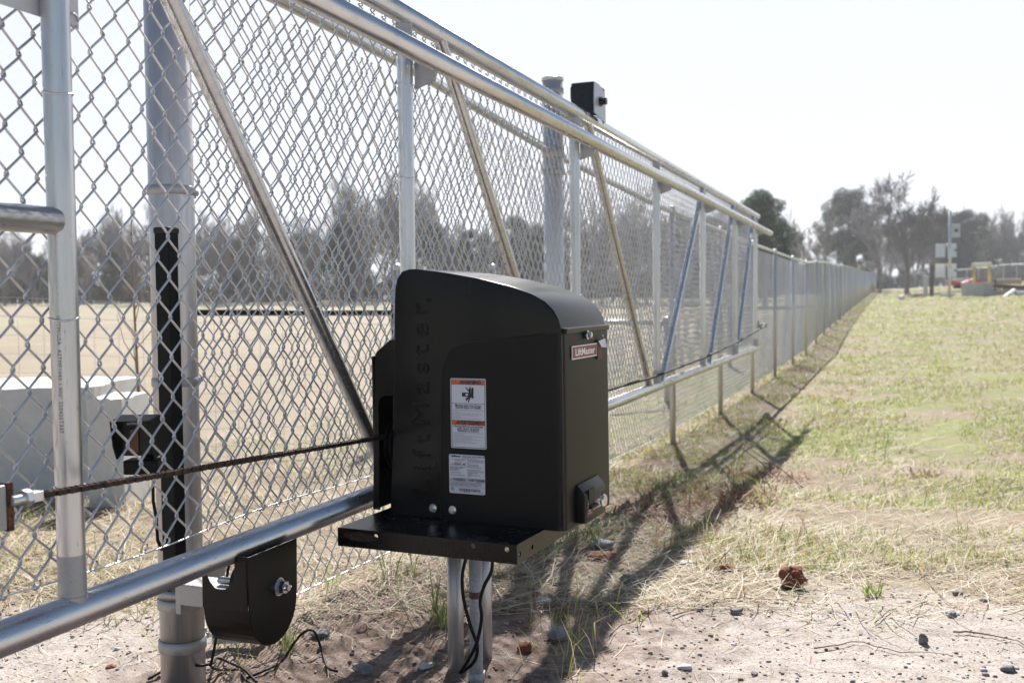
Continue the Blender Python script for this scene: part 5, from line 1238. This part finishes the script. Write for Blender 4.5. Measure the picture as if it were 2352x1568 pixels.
# far line of trees round the field; each one its own thing
x = -110; i = 0
while x < 1330:
    top = 500+14*math.sin(x*.013)+rt_.uniform(-28, 26)-(95 if 790 < x < 1000 else 0)-(25 if 500 < x < 640 else 0)+(15 if x < 200 else 0)
    Z = 78+rt_.uniform(-8, 16); k = i % 5
    place(PB[k], x, 692, top, Z, 'leafless grey brown tree in the far line across the field', 'leafless trees across the field', widen=.85); x += 21+rt_.uniform(-6, 8); i += 1
x = 1330
while x < 1770:
    place(PB[i % 5], x, 690, (430 if x < 1450 else 480)+rt_.uniform(-20, 40), 66+rt_.uniform(-6, 12), 'leafless tree seen through the gate mesh', 'leafless trees behind the gate mesh', widen=.85); x += 26; i += 1
for px, tp, Z, k in ((560, 560, 74, 0), (690, 540, 76, 1), (785, 520, 72, 0), (1010, 520, 72, 2), (1085, 530, 74, 1), (1185, 505, 70, 2), (1250, 520, 74, 0), (1560, 500, 62, 1), (1640, 505, 62, 2), (90, 590, 80, 0), (260, 580, 80, 1)):
    place(PP[k], px, 692, tp, Z, 'dark green pine in the far tree line seen through the mesh', 'pines seen through the mesh')
place(PP[2], 1757, 690, 448, 52, 'dark rounded pine behind the far end of the gate rails'); place(PP[0], 1728, 690, 462, 54, 'smaller dark pine left of the rounded pine by the gate end')
place(PP[0], 1948, 668, 440, 100, 'tall dark pine left of the big bare tree', rz=1.1, widen=1.05); place(PP[1], 1966, 668, 520, 101, 'lower dark pine right beside the tall pine')
place(PB[4], 1845, 668, 478, 96, 'pale leafless tree between the two dark pines', widen=.95); place(PB[1], 1895, 668, 470, 98, 'thin leafless tree just left of the tall dark pine')
place(PB[0], 1820, 668, 520, 100, 'low leafless tree right of the rounded pine'); 
place(PBIG, 2083, 655, 385, 72, 'big leafless tree with a wide bare crown on the slope', widen=1.3, rz=5.0)
place(PB[2], 2020, 660, 425, 84, 'leafless tree just left of the big bare tree', widen=1.); place(PB[3], 2140, 660, 470, 82, 'leafless tree just right of the big bare tree')
x = 2000
while x < 2460:
    place(PB[i % 5], x, 655, 488-(x-2200)*.06+rt_.uniform(-32, 25), 118+rt_.uniform(-6, 14), 'leafless tree in the dense wood behind the right hand fence', 'leafless trees behind the right hand fence', widen=.85); x += 15; i += 1
for px, tp, k in ((2195, 490, 1), (2222, 486, 1), (2180, 505, 0)):
    place(PP[k], px, 655, tp, 112, 'dark ivy clad evergreen behind the solar mast', 'dark evergreens behind the solar mast')
# understorey
cl = []
for i in range(560):
    px = rt_.uniform(-150, 2450); far_ = px < 1780; Z = 82 if far_ else 116; Z += rt_.uniform(-4, 10); p = atD(px, 690, Z); r_ = rt_.uniform(.7, 1.7); cl.append((p.x, p.y, gz(p.x, p.y)+rt_.uniform(.2, 3.2 if i % 2 else 1.4), r_))
V, Fq, C_ = leafcloud(cl, 260, .17, (.035,.032,.022), (.15,.13,.09), 3)
tag(npmesh('underbrush', V, Fq, M['leaf'], col=C_), 'dark tangled underbrush at the foot of the far trees', 'underbrush', kind='stuff')
cl = []
for i in range(60):
    px = rt_.uniform(1820, 1990); p = atD(px, 668, 90+rt_.uniform(-5, 5)); cl.append((p.x, p.y, gz(p.x, p.y)+rt_.uniform(.2, 2.4), rt_.uniform(.4, .8)))
V, Fq, C_ = leafcloud(cl, 300, .09, (.10,.075,.03), (.38,.28,.10), 8)
tag(npmesh('yellow_brush', V, Fq, M['leaf'], col=C_), 'yellowish dry brush behind the end of the long fence', 'brush', kind='stuff')

# ------------------------------------------------------------------ thin haze in the air
HZ = .0008
if HZ:
    hm = bpy.data.materials.new('thin_air_haze'); hm.use_nodes = True; nt_ = hm.node_tree; nt_.nodes.remove(nt_.nodes['Principled BSDF'])
    pv = nt_.nodes.new('ShaderNodeVolumePrincipled'); pv.inputs['Color'].default_value = (.93, .96, 1, 1); pv.inputs['Density'].default_value = HZ; pv.inputs['Anisotropy'].default_value = .3
    nt_.links.new(pv.outputs[0], nt_.nodes['Material Output'].inputs['Volume'])
    mb = MB(); mb.box((-430, -60, -3), (430, 530, 30), hm); tag(mb.build('haze'), 'faint pale haze over the field', 'haze', kind='stuff')
# ------------------------------------------------------------------ light, sky, camera
SUN_AZ = math.atan2(-.267, .966); SUN_EL = R(42)
w = bpy.data.worlds.new('World'); SC.world = w; w.use_nodes = True; nt = w.node_tree
sky = nt.nodes.new('ShaderNodeTexSky'); sky.sky_type = 'NISHITA'; sky.sun_disc = False; sky.sun_elevation = SUN_EL; sky.sun_rotation = SUN_AZ
sky.air_density = 1.0; sky.dust_density = .4; sky.ozone_density = 1.0
bg = nt.nodes['Background']; bg.inputs[1].default_value = .052
# thin bright veil of cloud low in the sky on the sunward side
tc = nt.nodes.new('ShaderNodeTexCoord'); sx_ = nt.nodes.new('ShaderNodeSeparateXYZ'); nt.links.new(tc.outputs['Generated'], sx_.inputs[0])
dp_ = nt.nodes.new('ShaderNodeVectorMath'); dp_.operation = 'DOT_PRODUCT'; nt.links.new(tc.outputs['Generated'], dp_.inputs[0]); dp_.inputs[1].default_value = (math.sin(SUN_AZ), math.cos(SUN_AZ), 0)
def mrw(sock, a, b, c, d):
    n = nt.nodes.new('ShaderNodeMapRange'); n.interpolation_type = 'SMOOTHSTEP'; nt.links.new(sock, n.inputs[0])
    for i, q in enumerate((a, b, c, d)): n.inputs[1+i].default_value = q
    return n.outputs[0]
f1 = mrw(dp_.outputs['Value'], .30, .72, 0, 1); f2 = mrw(sx_.outputs[2], .34, .58, 1, .0)
mu = nt.nodes.new('ShaderNodeMath'); mu.operation = 'MULTIPLY'; nt.links.new(f1, mu.inputs[0]); nt.links.new(f2, mu.inputs[1])
cn = nt.nodes.new('ShaderNodeTexNoise'); cn.inputs['Scale'].default_value = 1.6; cn.inputs['Detail'].default_value = 5; nt.links.new(tc.outputs['Generated'], cn.inputs['Vector'])
cr = nt.nodes.new('ShaderNodeValToRGB'); nt.links.new(cn.outputs['Fac'], cr.inputs[0]); cr.color_ramp.elements[0].position = .35; cr.color_ramp.elements[0].color = (7.3, 7.7, 8.4, 1); cr.color_ramp.elements[1].position = .7; cr.color_ramp.elements[1].color = (7.7, 8.0, 8.5, 1)
mxw = nt.nodes.new('ShaderNodeMix'); mxw.data_type = 'RGBA'; nt.links.new(mu.outputs[0], mxw.inputs[0]); nt.links.new(sky.outputs[0], mxw.inputs[6]); nt.links.new(cr.outputs[0], mxw.inputs[7])
nt.links.new(mxw.outputs[2], bg.inputs[0])
sl = bpy.data.lights.new('sun', 'SUN'); sl.energy = 5.0; sl.angle = R(.53); sl.color = (1, .965, .92)
so = bpy.data.objects.new('sun', sl); COL.objects.link(so)
sd = Vector((math.sin(SUN_AZ)*math.cos(SUN_EL), math.cos(SUN_AZ)*math.cos(SUN_EL), math.sin(SUN_EL)))
so.rotation_euler = sd.to_track_quat('Z', 'Y').to_euler(); so.location = (0, 0, 20)
cam = bpy.data.cameras.new('camera'); co = bpy.data.objects.new('camera', cam); COL.objects.link(co)
cam.sensor_width = 36; cam.lens = 36*F/2352; cam.clip_start = .05; cam.clip_end = 2000
co.matrix_world = Matrix([[*RM[r_], O[r_]] for r_ in range(3)]+[[0,0,0,1]])
cam.dof.use_dof = True; cam.dof.focus_distance = 2.45; cam.dof.aperture_fstop = 5.0
SC.camera = co
SC.view_settings.view_transform = 'Standard'; SC.view_settings.look = 'None'; SC.view_settings.exposure = 1.15; SC.view_settings.gamma = 1
